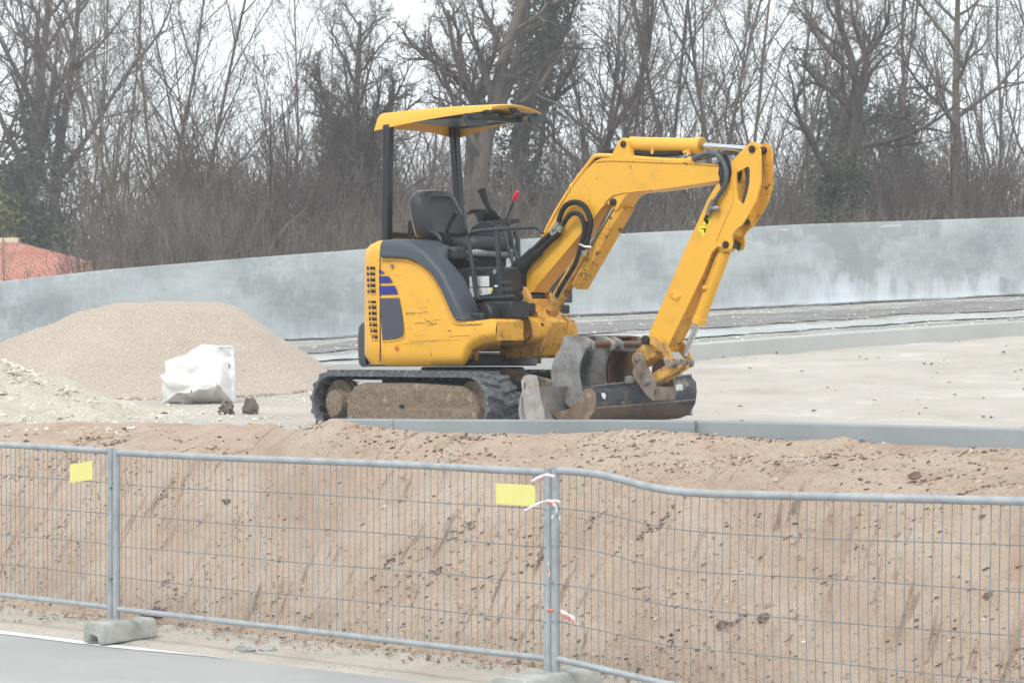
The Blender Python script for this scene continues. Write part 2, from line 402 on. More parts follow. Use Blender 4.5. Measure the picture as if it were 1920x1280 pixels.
def bankz(X, Y):
    q = Q(X, Y); s = (X - P0.x) * BT.x + (Y - P0.y) * BT.y
    if q < 0: z = max(-.01, q * .02) + .004
    else:
        w = min(1, q / .78)
        z = 1.10 * (w ** .92) * (1 - .1 * (1 - w) * 0) 
        if q > .78: z = 1.10 + .19 * (1 - math.exp(-(q - .78) * 1.5))
    if q > -.1:
        a = min(1, (q + .1) / .25)
        rill = noise.noise(Vector((s * 1.9 + q * 1.3, q * .55, 3.1)))
        z += a * (.045 * rill + .030 * fbm(s * 2.2, q * 2.2, 7) + .012 * fbm(s * 9 + q * 6, q * 6, 1, 4) + .022 * max(0, noise.noise(Vector((s * 13, q * 13, 3))) - .05) )
        cs_ = (s - q * 2.3) * 3.2; z -= a * .05 * max(0, .30 - abs(noise.noise(Vector((cs_, (s + q) * .7, 8.1))))) / .3 * max(0, .5 + noise.noise(Vector((s * .8, q * 1.1, 4.4))) * 1.5)
        # slumped scars, ledges
        r2 = noise.noise(Vector((s * .9 - q * .8, q * .8, 9.4)))
        z += a * .05 * max(0, min(.35, r2 - .12)) / .35
    if q > .7:
        z += .04 * fbm(X * 1.7, Y * 1.7, 5, 3)
    if X > -1.75:
        yk = kerbY(max(X, -1.25)); zk = ZC - (interp(CX + F * X / yk, KV) - HY) / F * yk; a = min(1, max(0, 1 - (yk - Y) / .55)); a = a * a * (3 - 2 * a) * min(1, (X + 1.75) / .5)
        z = z * (1 - a) + (zk + .010 * fbm(X * 6, Y * 6, 5, 3)) * a
    z += .02 * math.exp(-(((X + 1.42) / .32) ** 2 + ((Y - 15.65) / .4) ** 2))
    if Y > kerbY(X) - .5 and X > -2 and X < -1: z = min(z, 1.40)
    return z

def struct(mb, name, mat, **k): return tag(mb.build(name, mat, **k), kind='structure')

# road (z=0), verge, painted edge line
gd = MB(); gd.add([(-300, -60, -.02), (300, -60, -.02), (300, 700, -.02), (-300, 700, -.02)], [(0,1,2,3)])
struct(gd, 'ground', m_far, smooth=0)
RD = Vector((.775, -.632)); RP = Vector((-3.39, 15.04)); RN = Vector((.632, .775))
def rp(s, n, z): p = RP + RD * s + RN * n; return (p.x, p.y, z)
rd = MB(); rd.add([rp(-60, -9, 0), rp(60, -9, 0), rp(60, .02, 0), rp(-60, .02, 0)], [(0,1,2,3)])
struct(rd, 'road', m_asphalt, smooth=0)
ln = MB(); N = 240
def edge_wob(s): return .03 * noise.noise(Vector((s * 1.5, 0, 0))) + .012 * noise.noise(Vector((s * 7, 0, 2)))
for i in range(N):
    s0, s1 = -30 + i * .25, -30 + (i + 1) * .25
    w0, w1 = (.11 if s0 < 1.25 else max(.0, .11 - (s0 - 1.25) * .12)), (.11 if s1 < 1.25 else max(.0, .11 - (s1 - 1.25) * .12))
    if w0 <= 0: break
    ln.add([rp(s0, -w0, .004), rp(s1, -w1, .004), rp(s1, 0, .004), rp(s0, 0, .004)], [(0,1,2,3)])
struct(ln, 'road_edge_line', m_paintline, smooth=0)
vg = MB()
vg.grid(lambda i, j: rp(-30 + i * .25, (edge_wob(-30 + i * .25) if j == 0 else j * .16), .0065 + (-.009 if j == 0 else .003 + .010 * abs(fbm(i * .3, j * .4, 4, 3)))), 241, 22)
struct(vg, 'verge', m_verge)

# dirt bank
bk = MB()
xs = [-6.5 + .021 * i for i in range(int(13.0 / .021))]
def bfn(i, j):
    X = xs[i]; lw = min(1, max(0, (-1.2 - X) / .5)); Y1 = edgeY(X) + .30 * lw
    Y0 = P0.y + (-.22 - (X - P0.x) * BN.x) / BN.y
    n = NB - 1
    t = j / n
    Y = Y0 + (Y1 - Y0) * t
    z = bankz(X, Y)
    if X < -1.2:
        a = min(1, max(0, (Y - (edgeY(X) - .9)) / .9)); a = a * a * (3 - 2 * a) * lw; z = z * (1 - a) + (G(X, Y) + .03 + .06 * min(1, max(0, (X + 2.8) / 1.2)) + .02 * fbm(X * 3, Y * 3, 4)) * a
        b = max(0, Y - edgeY(X)) / .3; z -= .12 * b * lw
    return (X, Y, z)
NB = 135
bk.grid(bfn, len(xs), NB)
bko_ = struct(bk, 'dirt_bank', m_bankf, smooth=180, fix=False)
uvl = bko_.data.uv_layers.new(name='UVMap')
for lp in bko_.data.loops:
    c = bko_.data.vertices[lp.vertex_index].co; d_ = Vector((c.x, c.y)) - P0
    uvl.data[lp.index].uv = (d_.dot(BT), d_.dot(BN) + c.z * .8)

# platform
pf = MB()
ys = [10 + .14 * i for i in range(0, 136)] + [29 + .4 * i for i in range(0, 20)]
def pfn(i, j):
    X = -16 + i * .10; Y = ys[j]
    lim = (edgeY(X) - .12) if X < -1.3 else kerbY(X) + .05
    Y = max(Y, lim)
    rut = 0
    for c0 in (2.2, 3.7, 6.0, 7.4):
        d = abs((X - c0) - .35 * math.sin(Y * .35 + c0) - (Y - 16) * .12); rut -= .018 * math.exp(-(d / .13) ** 2)
    return (X, Y, G(X, Y) + .012 * fbm(X * .8, Y * .8, 2, 3) + rut + .006 * fbm(X * 5, Y * 5, 6, 3))
pf.grid(pfn, 320, len(ys))
struct(pf, 'site_platform', m_sand, smooth=180, fix=False)

# near kerb and far kerb: real steps with a slightly rounded arris
def kerb_mb(path, h0, ht, w, z_of=None):
    k = MB(); n = len(path)
    prof = [(0, -h0), (0, ht - .012), (.004, ht - .004), (.012, ht), (w - .012, ht), (w, ht - .012), (w, -h0)]
    def fn(i, j):
        p = Vector(path[i][:2]); a = Vector(path[max(0, i-1)][:2]); b = Vector(path[min(n-1, i+1)][:2]); d = (b - a).normalized()
        nrm = Vector((-d.y, d.x)); o, z = prof[j]; q = p + nrm * o
        return (q.x, q.y, path[i][2] + z)
    k.grid(fn, n, len(prof)); return k
def dense(pts, st=.1):
    out = []
    for a, b in zip(pts, pts[1:]):
        A, B = Vector(a), Vector(b); m = max(1, int((B - A).length / st))
        out += [A + (B - A) * (i / m) for i in range(m)]
    out.append(Vector(pts[-1])); return out
def smooth_pts(pts): return smooth_path([Vector(p) for p in pts], 5)
kp = smooth_pts([(x, y, 1.22) for x, y in KERB])
struct(kerb_mb(kp, .25, .17, .13), 'kerb', m_kerb, fix=False, smooth=25)
kj = MB()
for xk in (-.80, 1.21):
    a_, b_ = Vector((xk, kerbY(xk))), Vector((xk + .05, kerbY(xk + .05))); d_ = (b_ - a_).normalized(); n_ = Vector((-d_.y, d_.x))
    c_ = a_ + n_ * .058
    kj.box((c_.x, c_.y, 1.22 + .0735), (.004, .134, .194), Matrix.Rotation(math.atan2(d_.y, d_.x), 3, 'Z'))
struct(kj, 'kerb_joint', simple('joint_mortar', srgb(118, 124, 126), srgb(146, 150, 150), 30, .95), smooth=0)
ap = MB()    # strip of pale concrete behind the dirt's edge, left of the digger
ap.grid(lambda i, j: (lambda X, Y: (X, Y, G(X, Y) + .020))(-3.1 + i * .1, max(edgeY(-3.1 + i * .1) - .1, 15.6) + j * .12 * min(1, i / 8)), 24, 9)
struct(ap, 'concrete_apron', m_conpave, smooth=0)
def hitG(u, v):                            # pixel -> platform
    Y = 16
    while Y < 40:
        p = px(u, v, Y)
        if p.z <= G(p.x, p.y): return p
        Y += .02
    return px(u, v, 36)
k2 = [hitG(u, v) for u, v in [(1990, 625), (1920, 629), (1800, 637), (1650, 648), (1480, 661), (1330, 673), (1200, 683), (1050, 695)]]
k2 = [Vector((k2[0].x + 3.2, k2[0].y + 1.0, G(k2[0].x + 3.2, k2[0].y + 1.0)))] + k2
k2 = list(reversed(k2))
k2 = [k2[0] + Vector((-5.5, -2.2, 0))] + k2
k2[0].z = G(k2[0].x, k2[0].y)
k2p = smooth_pts([(p.x, p.y, G(p.x, p.y)) for p in k2])
struct(kerb_mb(k2p, .15, .19, .30), 'far_kerb', m_kerb2, fix=False, smooth=25)
def k2Y(X):
    return interp(X, [(p.x, p.y) for p in k2p])
# lane beyond the far kerb: bands of crushed stone, dark gravel, screed
def Yw(X): return 36.2 + .006 * (X + 3) ** 2 * 0
WALL_D = 36.2
def band(name, mat, f0, f1, dz, jit, seed):
    b = MB()
    def fn(i, j):
        X = -13 + i * .1; y0 = k2Y(X) + .27; y1 = WALL_D - .05
        n0 = jit * (noise.noise(Vector((X * .8, seed, 0))) + .5 * noise.noise(Vector((X * 4, seed, 2)))); n1 = jit * (noise.noise(Vector((X * .8, seed + 4, 0))) + .5 * noise.noise(Vector((X * 4, seed + 4, 2))))
        t = (f0 + n0) + ((f1 + n1) - (f0 + n0)) * j / 4
        t = min(1, max(0, t)); Y = y0 + (y1 - y0) * t
        return (X, Y, G(X, Y) + dz + .01 * fbm(X * 3, Y * 3, seed, 2))
    b.grid(fn, 271, 5); return struct(b, name, mat, smooth=180, fix=False)
band('gravel_lane', m_limeflat, 0, 1, .165, 0, 1)
band('dark_gravel_strip', m_dkgravel, .40, .74, .176, .10, 2)
band('screed_strip', m_conpave, .14, .30, .181, .05, 3)
m_debris = ground_mat('dark_site_debris', [(.35, srgb(84, 80, 78)), (.6, srgb(120, 116, 112)), (.75, srgb(160, 156, 150))], 3, .8, 20, srgb(60, 54, 50), srgb(190, 188, 182), bump=.03)
band('wall_foot_debris', m_debris, .955, 1.0, .186, .012, 4)

# concrete wall (long curved parapet) with a protruding foot
topv = [(-700, 600), (-300, 556), (0, 527), (200, 505), (440, 485), (690, 466), (1050, 443), (1300, 431), (1500, 420), (1920, 406), (2200, 398), (2700, 386)]
botv = [(-700, 700), (-300, 682), (0, 668), (200, 664), (560, 655), (700, 650), (1050, 617), (1300, 600), (1500, 590), (1920, 570), (2200, 556), (2700, 532)]
def wx(u): return (u - CX) / F * WALL_D
wb = MB(); uvs = []
us = [-700 + 20 * i for i in range(171)]
prof = [(0, 0, -.10), (0, 0, .0), (-.0, .118, .0), (.045, .135, 0), (.06, .2, 0), (.075, .5, 0), (.085, .97, 0), (.095, .995, 0), (.11, 1.0, 0), (.33, 1.0, 0), (.35, .99, 0), (.35, 0, -.1)]
def wfn(i, j):
    u = us[i]; zb = ZC + (HY - interp(u, botv)) / F * WALL_D - .02; zt = ZC + (HY - interp(u, topv)) / F * WALL_D
    o, t, e = prof[j]
    cur = .12 * (1 - t) ** 3 * (1 if j in (3, 4, 5) else 0)
    return (wx(u), WALL_D + o - cur * .4, zb + (zt - zb) * t + e * 3)
wb.grid(wfn, len(us), len(prof))
wobj = wb.build('concrete_wall', m_wall, fix=False, smooth=30)
uvl = wobj.data.uv_layers.new(name='UVMap')
for lp in wobj.data.loops:
    i, j = divmod(lp.vertex_index, len(prof)); uvl.data[lp.index].uv = (wx(us[i]) + 40, prof[j][1])
tag(wobj, 'long pale grey concrete wall running behind the excavator and the gravel pile', 'wall')

# land beyond the wall
fl = MB(); fl.grid(lambda i, j: (-60 + i * 4, 36.7 + j * 4, .5 + .15 * fbm(i * .3, j * .3)), 31, 30)
struct(fl, 'woodland_floor', m_far, smooth=180, fix=False)

# ------------------------------------------------------------------ piles
def gprof(a):                              # 0 centre .. 1 rim
    return interp(a, [(0, 1.0), (.22, .985), (.34, .90), (.60, .52), (.82, .20), (1.0, 0.0), (1.1, -.05), (1.3, -.1)])
def pile(name, cx, cy, h, rl, rr, ry, mat, seed, rough, nx=150, ny=120, prof=gprof, ryf=None):
    m = MB()
    def fn(i, j):
        a = -1.15 + 2.3 * i / (nx - 1); b = -1.15 + 2.3 * j / (ny - 1)
        X = a * (rl if a < 0 else rr); Y = b * ((ryf or ry) if b < 0 else ry)
        r = math.hypot(a, b) + .05 * noise.noise(Vector((a * 1.6, b * 1.6, seed)))
        z = h * prof(r) + rough * fbm(X * 2.5, Y * 2.5, seed, 5) + rough * .35 * noise.noise(Vector((X * 22, Y * 22, seed)))
        return (cx + X, cy + Y, G(cx + X, cy + Y) + z)
    m.grid(fn, nx, ny); o = m.build(name, mat, fix=False, smooth=180); return o
gp = pile('gravel_pile', -3.62, 24.6, .93, 3.25, 1.95, 2.3, m_gravel, 2, .022, 260, 200)
tag(gp, 'big rounded pile of fine beige gravel in front of the concrete wall', 'gravel pile')
lp_ = pile('limestone_heap', -4.95, 19.9, .54, 2.2, 1.9, 1.7, m_lime, 8, .06, 150, 120, lambda a: interp(a, [(0, 1), (.2, .95), (.45, .62), (.7, .25), (.9, .07), (1, 0), (1.3, -.08)]))
tag(lp_, 'low heap of coarse pale yellow crushed limestone at the left edge of the site', 'rubble heap')
def lime_z(X, Y):
    a = (X + 4.95) / (2.2 if X < -4.95 else 1.9); b = (Y - 19.9) / 1.7; r = math.hypot(a, b)
    return G(X, Y) + max(0, .54 * interp(r, [(0, 1), (.2, .95), (.45, .62), (.7, .25), (.9, .07), (1, 0)]))
rng = random.Random(11)
DIAG = (Vector((BT.x, BT.y, 0)) * .75 + Vector((BN.x * .5, BN.y * .5, .82)) * .6).normalized()
def stones(n, gen, name, mat, lo, hi, flat=.7, seed=1, pw=2.2, el=0):
    m = MB(); r = random.Random(seed)
    for _ in range(n):
        p = gen(r)
        if p is None: continue
        s = lo + (hi - lo) * r.random() ** pw
        q = (r.uniform(.55, 1.6), r.uniform(.6, 1.3), flat * r.uniform(.5, 1.2))
        n0 = len(m.v); m.ball((p[0], p[1], p[2] + s * .25), s, 5, 3, q, .28, r)
        if el:
            dv = DIAG; c = Vector((p[0], p[1], p[2])); k = r.uniform(0, el)
            for a_ in range(n0, len(m.v)):
                w_ = Vector(m.v[a_]) - c; m.v[a_] = tuple(c + w_ * .9 + dv * (w_.dot(dv) * k))
    return m
def lime_gen(r):
    a = r.uniform(0, 2*PI); q = abs(r.gauss(0, .55)); X = -4.95 + 1.9 * q * math.cos(a); Y = 19.9 + 1.6 * q * math.sin(a)
    if Y > 20.8: return None
    return (X, Y, lime_z(X, Y))
o = stones(5200, lime_gen, '', 0, .006, .026, .8, 3).build('stone', [simple('pale_limestone', srgb(196, 190, 176), srgb(236, 232, 222), 3, .9, 0, .004, 60)], lp_, smooth=0, fix=False)
tag(o, kind='stuff')
def foot_gen(r):
    a = r.uniform(PI * 1.05, PI * 1.95); k = 1 + abs(r.gauss(0, .05)); X = -3.62 + (3.25 if math.cos(a) < 0 else 1.95) * k * math.cos(a) * .96; Y = 24.6 + 2.3 * k * math.sin(a) * .96
    return (X, Y, G(X, Y) + .01)
tag(stones(1500, foot_gen, '', 0, .004, .022, .7, 41, 2.5).build('stray_gravel', simple('beige_stone', srgb(150, 136, 124), srgb(208, 196, 182), 8, .9, 0, .003, 60), smooth=0, fix=False), 'stray stones rolled out round the foot of the gravel pile', 'stray gravel', kind='stuff')
# loose stone and crumbs strewn on the platform
def plat_gen(x0, x1, y0, y1):
    def g(r):
        X = r.uniform(x0, x1); Y = y0 + (y1 - y0) * r.random() ** 1.3
        if X > -1.4 and Y < kerbY(X) + .2: return None
        if fbm(X * .9, Y * .9, 3, 2) < -.05: return None
        return (X, Y, G(X, Y) + .01)
    return g
m_crumb = simple('dark_soil', srgb(80, 66, 60), srgb(136, 116, 104), 6, .95, 0, .006, 60)
m_chalk = simple('chalk_stone', srgb(214, 210, 200), srgb(240, 238, 232), 6, .9, 0, .003, 60)
tag(stones(1500, plat_gen(-4.5, -.5, 17, 25), '', 0, .004, .020, .7, 5).build('loose_pale_stones', m_chalk, smooth=0, fix=False), 'loose pale stones strewn over the ground left of the excavator', 'loose stones', kind='stuff')
tag(stones(1500, plat_gen(-4.5, 9, 15.5, 29), '', 0, .003, .024, .4, 6, 3).build('scattered_soil_crumbs', m_crumb, smooth=0, fix=False), 'small dark soil crumbs scattered on the sandy platform', 'soil crumbs', kind='stuff')
tag(stones(800, lambda r: (lambda X, Y: (X, Y, G(X, Y) + .172))(*(lambda X: (X, k2Y(X) + .3 + (36 - k2Y(X)) * r.random() ** 1.2))(r.uniform(-3, 9.5))), '', 0, .006, .026, .5, 17).build('lane_rubble', m_chalk, smooth=0, fix=False), 'pale rubble strewn over the gravel lane before the wall', 'rubble', kind='stuff')
tag(stones(700, lambda r: (lambda X: (X, k2Y(X) + .35 + abs(r.gauss(0, .5)), G(X, k2Y(X) + .5) + .1))(r.uniform(1.5, 9)), '', 0, .006, .03, .6, 7).build('lane_stones', m_chalk, smooth=0, fix=False), 'white stones lying along the back of the far kerb', 'loose stones', kind='stuff')
# crumbs on the bank
def bank_gen(q0, q1, dens=1.0, s0=-7, s1=5):
    def g(r):
        s = r.uniform(s0, s1); q = r.uniform(q0, q1)
        cl_ = noise.noise(Vector(((s - q * 1.1) * 2.6, (s + q) * .8, 12))) + .6 * noise.noise(Vector((s * 5, q * 5, 2)))
        if .32 + cl_ * 1.1 < r.random() * dens: return None
        p = P0 + BT * s + BN * q; X, Y = p.x, p.y
        if Y > edgeY(X) - .05 or abs(X) > 5: return None
        return (X, Y, bankz(X, Y))
    return g
def cluster_gen(n, seed):
    r0 = random.Random(seed); cs = [(r0.uniform(-6, 4.5), r0.uniform(.05, 1.6), r0.uniform(.03, .12)) for _ in range(n)]
    def g(r):
        s, q, w = r.choice(cs); a = r.gauss(0, w * 1.5); b = r.gauss(0, w * .5); s += a * .8 - b * .4; q += a * .45 + b * .6
        p = P0 + BT * s + BN * q; X, Y = p.x, p.y
        if q < -.05 or Y > edgeY(X) - .05 or abs(X) > 5: return None
        return (X, Y, bankz(X, Y))
    return g
b1 = stones(26000, bank_gen(-.05, 2.2, .8), '', 0, .0022, .010, .7, 21, 2.6, 1.4)
b1c = stones(2600, cluster_gen(80, 5), '', 0, .003, .013, .7, 25, 2.6, 1.2); b1.add(b1c.v, b1c.f)
tag(b1.build('soil_crumbs', m_crumb, smooth=0, fix=False), 'dark crumbs of soil scattered over the pinkish dirt bank', 'soil crumbs', kind='stuff')
b2 = stones(1500, bank_gen(.0, 2.2, 1.0), '', 0, .003, .012, .6, 22, 3)
tag(b2.build('chalk_pebbles', m_chalk, smooth=0, fix=False), 'white chalk pebbles stuck in the dirt bank', 'pebbles', kind='stuff')
m_sandclod = simple('sandy_crumb', srgb(178, 156, 140), srgb(208, 188, 172), 4, .95, 0, .006, 60)
b3 = stones(12000, bank_gen(-.02, 2.2, 1.1), '', 0, .003, .014, .9, 23, 3, .6)
tag(b3.build('sandy_crumbs', m_sandclod, smooth=0, fix=False), 'sandy crumbs and lumps lying on the dirt bank', 'sandy crumbs', kind='stuff')
# leaf litter and twigs at the toe
lt = MB(); r_ = random.Random(31)
for _ in range(3000):
    s = r_.uniform(-6, 3.5); q = -.12 + r_.gauss(0, .15) + .05 * noise.noise(Vector((s * 2, 0, 0)))
    if r_.random() > .35 + .6 * (noise.noise(Vector((s * 1.6, 5, 0))) + .4): continue
    p = P0 + BT * s + BN * q; z = max(.02, bankz(p.x, p.y) if q > -.02 else .02)
    a = r_.uniform(0, PI); L = r_.uniform(.006, .026); w = L * r_.uniform(.15, .7)
    d = Vector((math.cos(a), math.sin(a), r_.uniform(-.3, .5))) * L; e = Vector((-math.sin(a), math.cos(a), r_.uniform(-.3, .5))) * w
    c = Vector((p.x, p.y, z + .006))
    lt.add([c - d, c - e, c + d + Vector((0,0,.004)), c + e], [(0,1,2,3)])
tag(lt.build('leaf_litter', simple('brown_leaf_litter', srgb(88, 74, 64), srgb(150, 130, 112), 30, .9), smooth=0, fix=False), 'brown leaf litter and twigs along the toe of the dirt bank', 'leaf litter', kind='stuff')
# thin roots and twigs poking out on the bank
tw = MB()
for _ in range(150):
    g = bank_gen(.05, 2.0)(r_)
    if not g: continue
    c = Vector(g); a = r_.uniform(-.9, .5); L = r_.uniform(.03, .12)
    d = Vector((math.cos(a), -abs(math.sin(a)) * .3, math.sin(a) * .7)).normalized() * L
    tw.tube([c, c + d * .5 + Vector((0, -.012, .012)), c + d], .0022, 4)
tag(tw.build('bank_roots', m_crumb, smooth=0, fix=False), 'thin dark roots and twigs caught on the dirt bank', 'twigs', kind='stuff')

def clod(name, p, size, mat, label, cat, seed, grp=None):
    m = MB(); r = random.Random(seed); m.ball((0, 0, 0), 1, 18, 12)
    m.v = [tuple(Vector((v[0]*size[0], v[1]*size[1], v[2]*size[2])) * (1 + .55 * fbm(v[0]*1.7 + seed, v[1]*1.7, v[2]*1.7, 4) + .12 * noise.noise(Vector((v[0]*6, v[1]*6, v[2]*6 + seed))))) for v in m.v]
    o = m.build(name, mat, smooth=50); o.location = p; tag(o, label, cat, grp); return o
m_clod = simple('dark_clay', srgb(84, 76, 72), srgb(128, 118, 112), 14, .95, 0, .02, 30)
def onG(u, v): 
    p = hitG(u, v); return p
p = onG(423, 776); clod('soil_clod', p + Vector((0, 0, .035)), (.080, .07, .052), m_clod, 'low dark lump of clay, left one of two before the white bag', 'soil clod', 3)
p = onG(470, 775); clod('soil_clod', p + Vector((0, 0, .05)), (.068, .06, .082), m_clod, 'upright dark lump of clay, right one of two before the white bag', 'soil clod', 8)
def on_bank(u, v):
    Y = 11.0
    while Y < 19:
        p = px(u, v, Y)
        if p.z <= bankz(p.x, p.y): return p
        Y += .01
    return px(u, v, 13)
for (u, v, s, lab) in [(1718, 893, .042, 'dark round clod on top of the bank above the right end of the fence'),
                       (1437, 1160, .05, 'flat dark clod of earth low on the bank behind the dented fence panel'),
                       (1357, 1170, .04, 'dark clod of earth low on the bank behind the dent in the fence'),
                       (1855, 1118, .034, 'dark clod on the bank slope near the right edge of the picture'),
                       (427, 940, .034, 'dark lump on the bank slope behind the long middle fence panel'),
                       (1843, 968, .022, 'small dark stone on the bank just under the top rail, far right'),
                       (1627, 905, .017, 'small dark stone on top of the bank left of the big round clod')]:
    p = on_bank(u, v); clod('soil_clod', p + Vector((0, .0, .0)), (s * .95, s * .55, s * .6), m_crumb, lab, 'soil clod', u)
# grey stones at the toe
for (u, v, s, lab) in [(300, 1168, (.12, .10, .07), 'dark grey broken stone just behind the left concrete block'),
                       (455, 1224, (.06, .05, .025), 'small flat pale stone on the verge in front of the long fence panel'),
                       (505, 1222, (.05, .05, .022), 'small flat brown stone on the verge right of the pale one')]:
    Y = ZC * F / (v - HY); q = px(u, v, Y); clod('loose_stone', (q.x, q.y, s[2] * .6), s, m_block if 'pale' in lab else m_clod, lab, 'stone', u)

# ------------------------------------------------------------------ white bulk bag
def bag():
    D = 21.6
    # front outline (u, v) and inner crease points with depth offset
    O = [(303,751),(302,717),(297,700),(308,695),(307,677),(350,663),(370,647),(383,645),(410,648),(433,647),(438,657),(442,700),(440,742),(400,744),(363,748)]
    I = [(330,672,-.02),(365,680,-.16),(395,668,-.08),(415,686,-.12),(428,672,.05),(320,712,-.10),(350,722,-.22),(385,716,-.24),(412,722,-.20),(430,705,-.02),(330,738,-.12),(362,736,-.26),(395,728,-.22),(420,734,-.14),(345,700,-.10),(376,697,-.2),(432,690,0.02)]
    from mathutils.geometry import delaunay_2d_cdt
    P2 = [Vector((a, -b)) for a, b in O] + [Vector((a, -b)) for a, b, c in I]
    n = len(O); res = delaunay_2d_cdt(P2, [(i, (i + 1) % n) for i in range(n)], [], 1, 1e-4)
    dep = [0] * n + [c for *_, c in I]
    m = MB(); pts = res[0]; orig = res[3]
    front = [px(p.x, -p.y, D + dep[orig[k][0]]) for k, p in enumerate(pts)]
    back = [px(CX + (p.x - CX) * .992 , -p.y, D + .34 + .08 * math.sin(k * 2.1)) for k, p in enumerate(pts)]
    for lst in (front, back):
        for k, q in enumerate(lst):
            if -pts[k].y >= 741: q.z = G(q.x, q.y) - .006
    m.add(front, [tuple(f) for f in res[2]]); m.add(back, [tuple(reversed(f)) for f in res[2]])
    N = len(pts); idx = {orig[k][0]: k for k in range(N) if orig[k]}
    for i in range(n):
        a, b = idx[i], idx[(i + 1) % n]; m.f.append((a, b, N + b, N + a))
    me = bpy.data.meshes.new('bulk_bag'); me.from_pydata(m.v, [], m.f)
    bm = bmesh.new(); bm.from_mesh(me)
    bmesh.ops.recalc_face_normals(bm, faces=bm.faces)
    bmesh.ops.triangulate(bm, faces=bm.faces)
    bmesh.ops.subdivide_edges(bm, edges=bm.edges, cuts=5, use_grid_fill=True)
    bm.normal_update()
    for v in bm.verts:
        c = v.co
        k = abs(noise.noise(Vector((c.x * 6 + c.z * 3, c.y * 5, c.z * 6)))) * 1.0
        k2 = abs(noise.noise(Vector((c.x * 17, c.y * 14, c.z * 15 + 4))))
        v.co = c - v.normal * (.020 * (1 - min(1, k * 3)) + .006 * (1 - min(1, k2 * 3)))
    bm.to_mesh(me); bm.free()
    t = NT('white_woven_bag')
    t.out(t.ramp(t.noise(3, 5), [(.35, srgb(206, 206, 204)), (.6, srgb(228, 228, 228))]), .55, 0, t.noise(14, 5), .01, .5)
    t.p.inputs['Subsurface Weight'].default_value = 0
    me.materials.append(t.m); me.shade_smooth(); me.set_sharp_from_angle(angle=R(50))
    o = bpy.data.objects.new('bulk_bag', me); COL.objects.link(o)
    g = G(*[(q.x, q.y) for q in front][0]) 
    tag(o, 'crumpled white bulk bag lying against the foot of the gravel pile', 'bag')
    hp = MB()
    for (u, v, r, nm) in [(359, 733.5, .010, 'eyelet'), (429, 686, .014, 'tear')]:
        hp = MB(); c = px(u, v, D - .255 if u < 400 else D + .02); hp.ball(c, r, 8, 5, (.7, .5, 1.6)); hp.build(nm, m_clod, o)
bag()

# ------------------------------------------------------------------ site fence
m_galv = simple('galvanised_tube', srgb(148, 153, 157), srgb(172, 177, 180), 9, .5, .25, .0008, 60)
m_wire = simple('galvanised_wire', srgb(112, 120, 127), srgb(138, 146, 152), 9, .45, .4, .0005, 60)
m_sign = simple('faded_yellow_sign', srgb(214, 208, 122), srgb(222, 216, 138), 3, .5, 0, .0005, 30)
A = Vector((-2.545, 14.5, 0)); B = Vector((.21, 12.1, 0)); FD = (B - A).normalized(); FLen = (B - A).length
FNrm = Vector((FD.y, -FD.x, 0)); 
if FNrm.y > 0: FNrm = -FNrm
def fence(name, origin, L, ztop, zbot, dent, label, postz=(.0, .0), seed=1, bottom_drop=None):
    """origin at the panel's left post; posts, rails, mesh are parts"""
    root = empty(name, origin, math.atan2(FD.y, FD.x)); tag(root, label, 'fence panel', 'welded mesh fence panels along the road')
    H = ztop - zbot
    r = random.Random(seed)
    def zt(x): return ztop - dent(x)
    def zb(x): return zbot - (bottom_drop(x) if bottom_drop else 0)
    zs = .11
    for x, nm in ((0, 'post'), (L, 'post')):
        m = MB(); m.cyl((x, 0, .13), (x, 0, zt(x) + .022), .0235, n=16); m.build(nm, m_galv, root)
    xs_ = [L * i / 24 for i in range(25)]
    m = MB(); m.tube([(x, 0, zt(x)) for x in xs_], .021, 12); m.build('top_rail', m_galv, root)
    m = MB(); m.tube([(x, 0, zb(x)) for x in xs_], .018, 12); m.build('bottom_rail', m_galv, root)
    m = MB(); n = int(L / .0495)
    for i in range(1, n):
        x = L * i / n + r.uniform(-.002, .002)
        dx = -.35 * (dent(x) - 0)  * .3
        m.tube([(x + dx * 0, -.004, zt(x) - .012), (x + dx, -.004 + r.uniform(-.003, .003), (zt(x) + zb(x)) / 2), (x, -.004, zb(x) + .01)], .0027, 4, False)
    for k in range(1, 5):
        t = k / 5
        ph = r.uniform(0, 6)
        m.tube([(x, .002, zt(x) * (1 - t) + zb(x) * t + .004 * math.sin(x * 3 + ph)) for x in xs_], .0026, 4, False)
    m.build('wire_mesh', m_wire, root, fix=False)
    for x in (.0, L):
        for k in range(1, 5):
            t = k / 5; z = zt(x) * (1 - t) + zb(x) * t
            c = MB(); c.tube([(x - .028, .0, z), (x, -.028, z), (x + .028, 0, z)], .0035, 5); c.build('wire_tie', m_wire, root)
    return root
nod = lambda x: 0
# middle panel
f2 = fence('fence_panel', A + FD * .032, FLen - .055, 1.205, .21, lambda x: .004 * math.sin(x * 2), 'long straight middle panel of welded mesh fence between the two concrete feet', seed=2)
gap = .045
f1 = fence('fence_panel', A - FD * (3.5 + .02), 3.5, 1.215, .215, lambda x: .006 * math.sin(x * 2), 'left panel of welded mesh fence, cut off by the left edge of the picture', seed=3)
def dent(x): return .02 + .085 * (1 / (1 + math.exp(-(x - .5) * 9))) - .055 * max(0, (x - 1.0)) / 2.5
f3 = fence('fence_panel', B + FD * .028 + Vector((0, .012, 0)), 3.5, 1.235, .215, dent, 'right panel of welded mesh fence with its top rail bent down beside the tape', seed=4, bottom_drop=lambda x: .07 * min(1, x / .8))
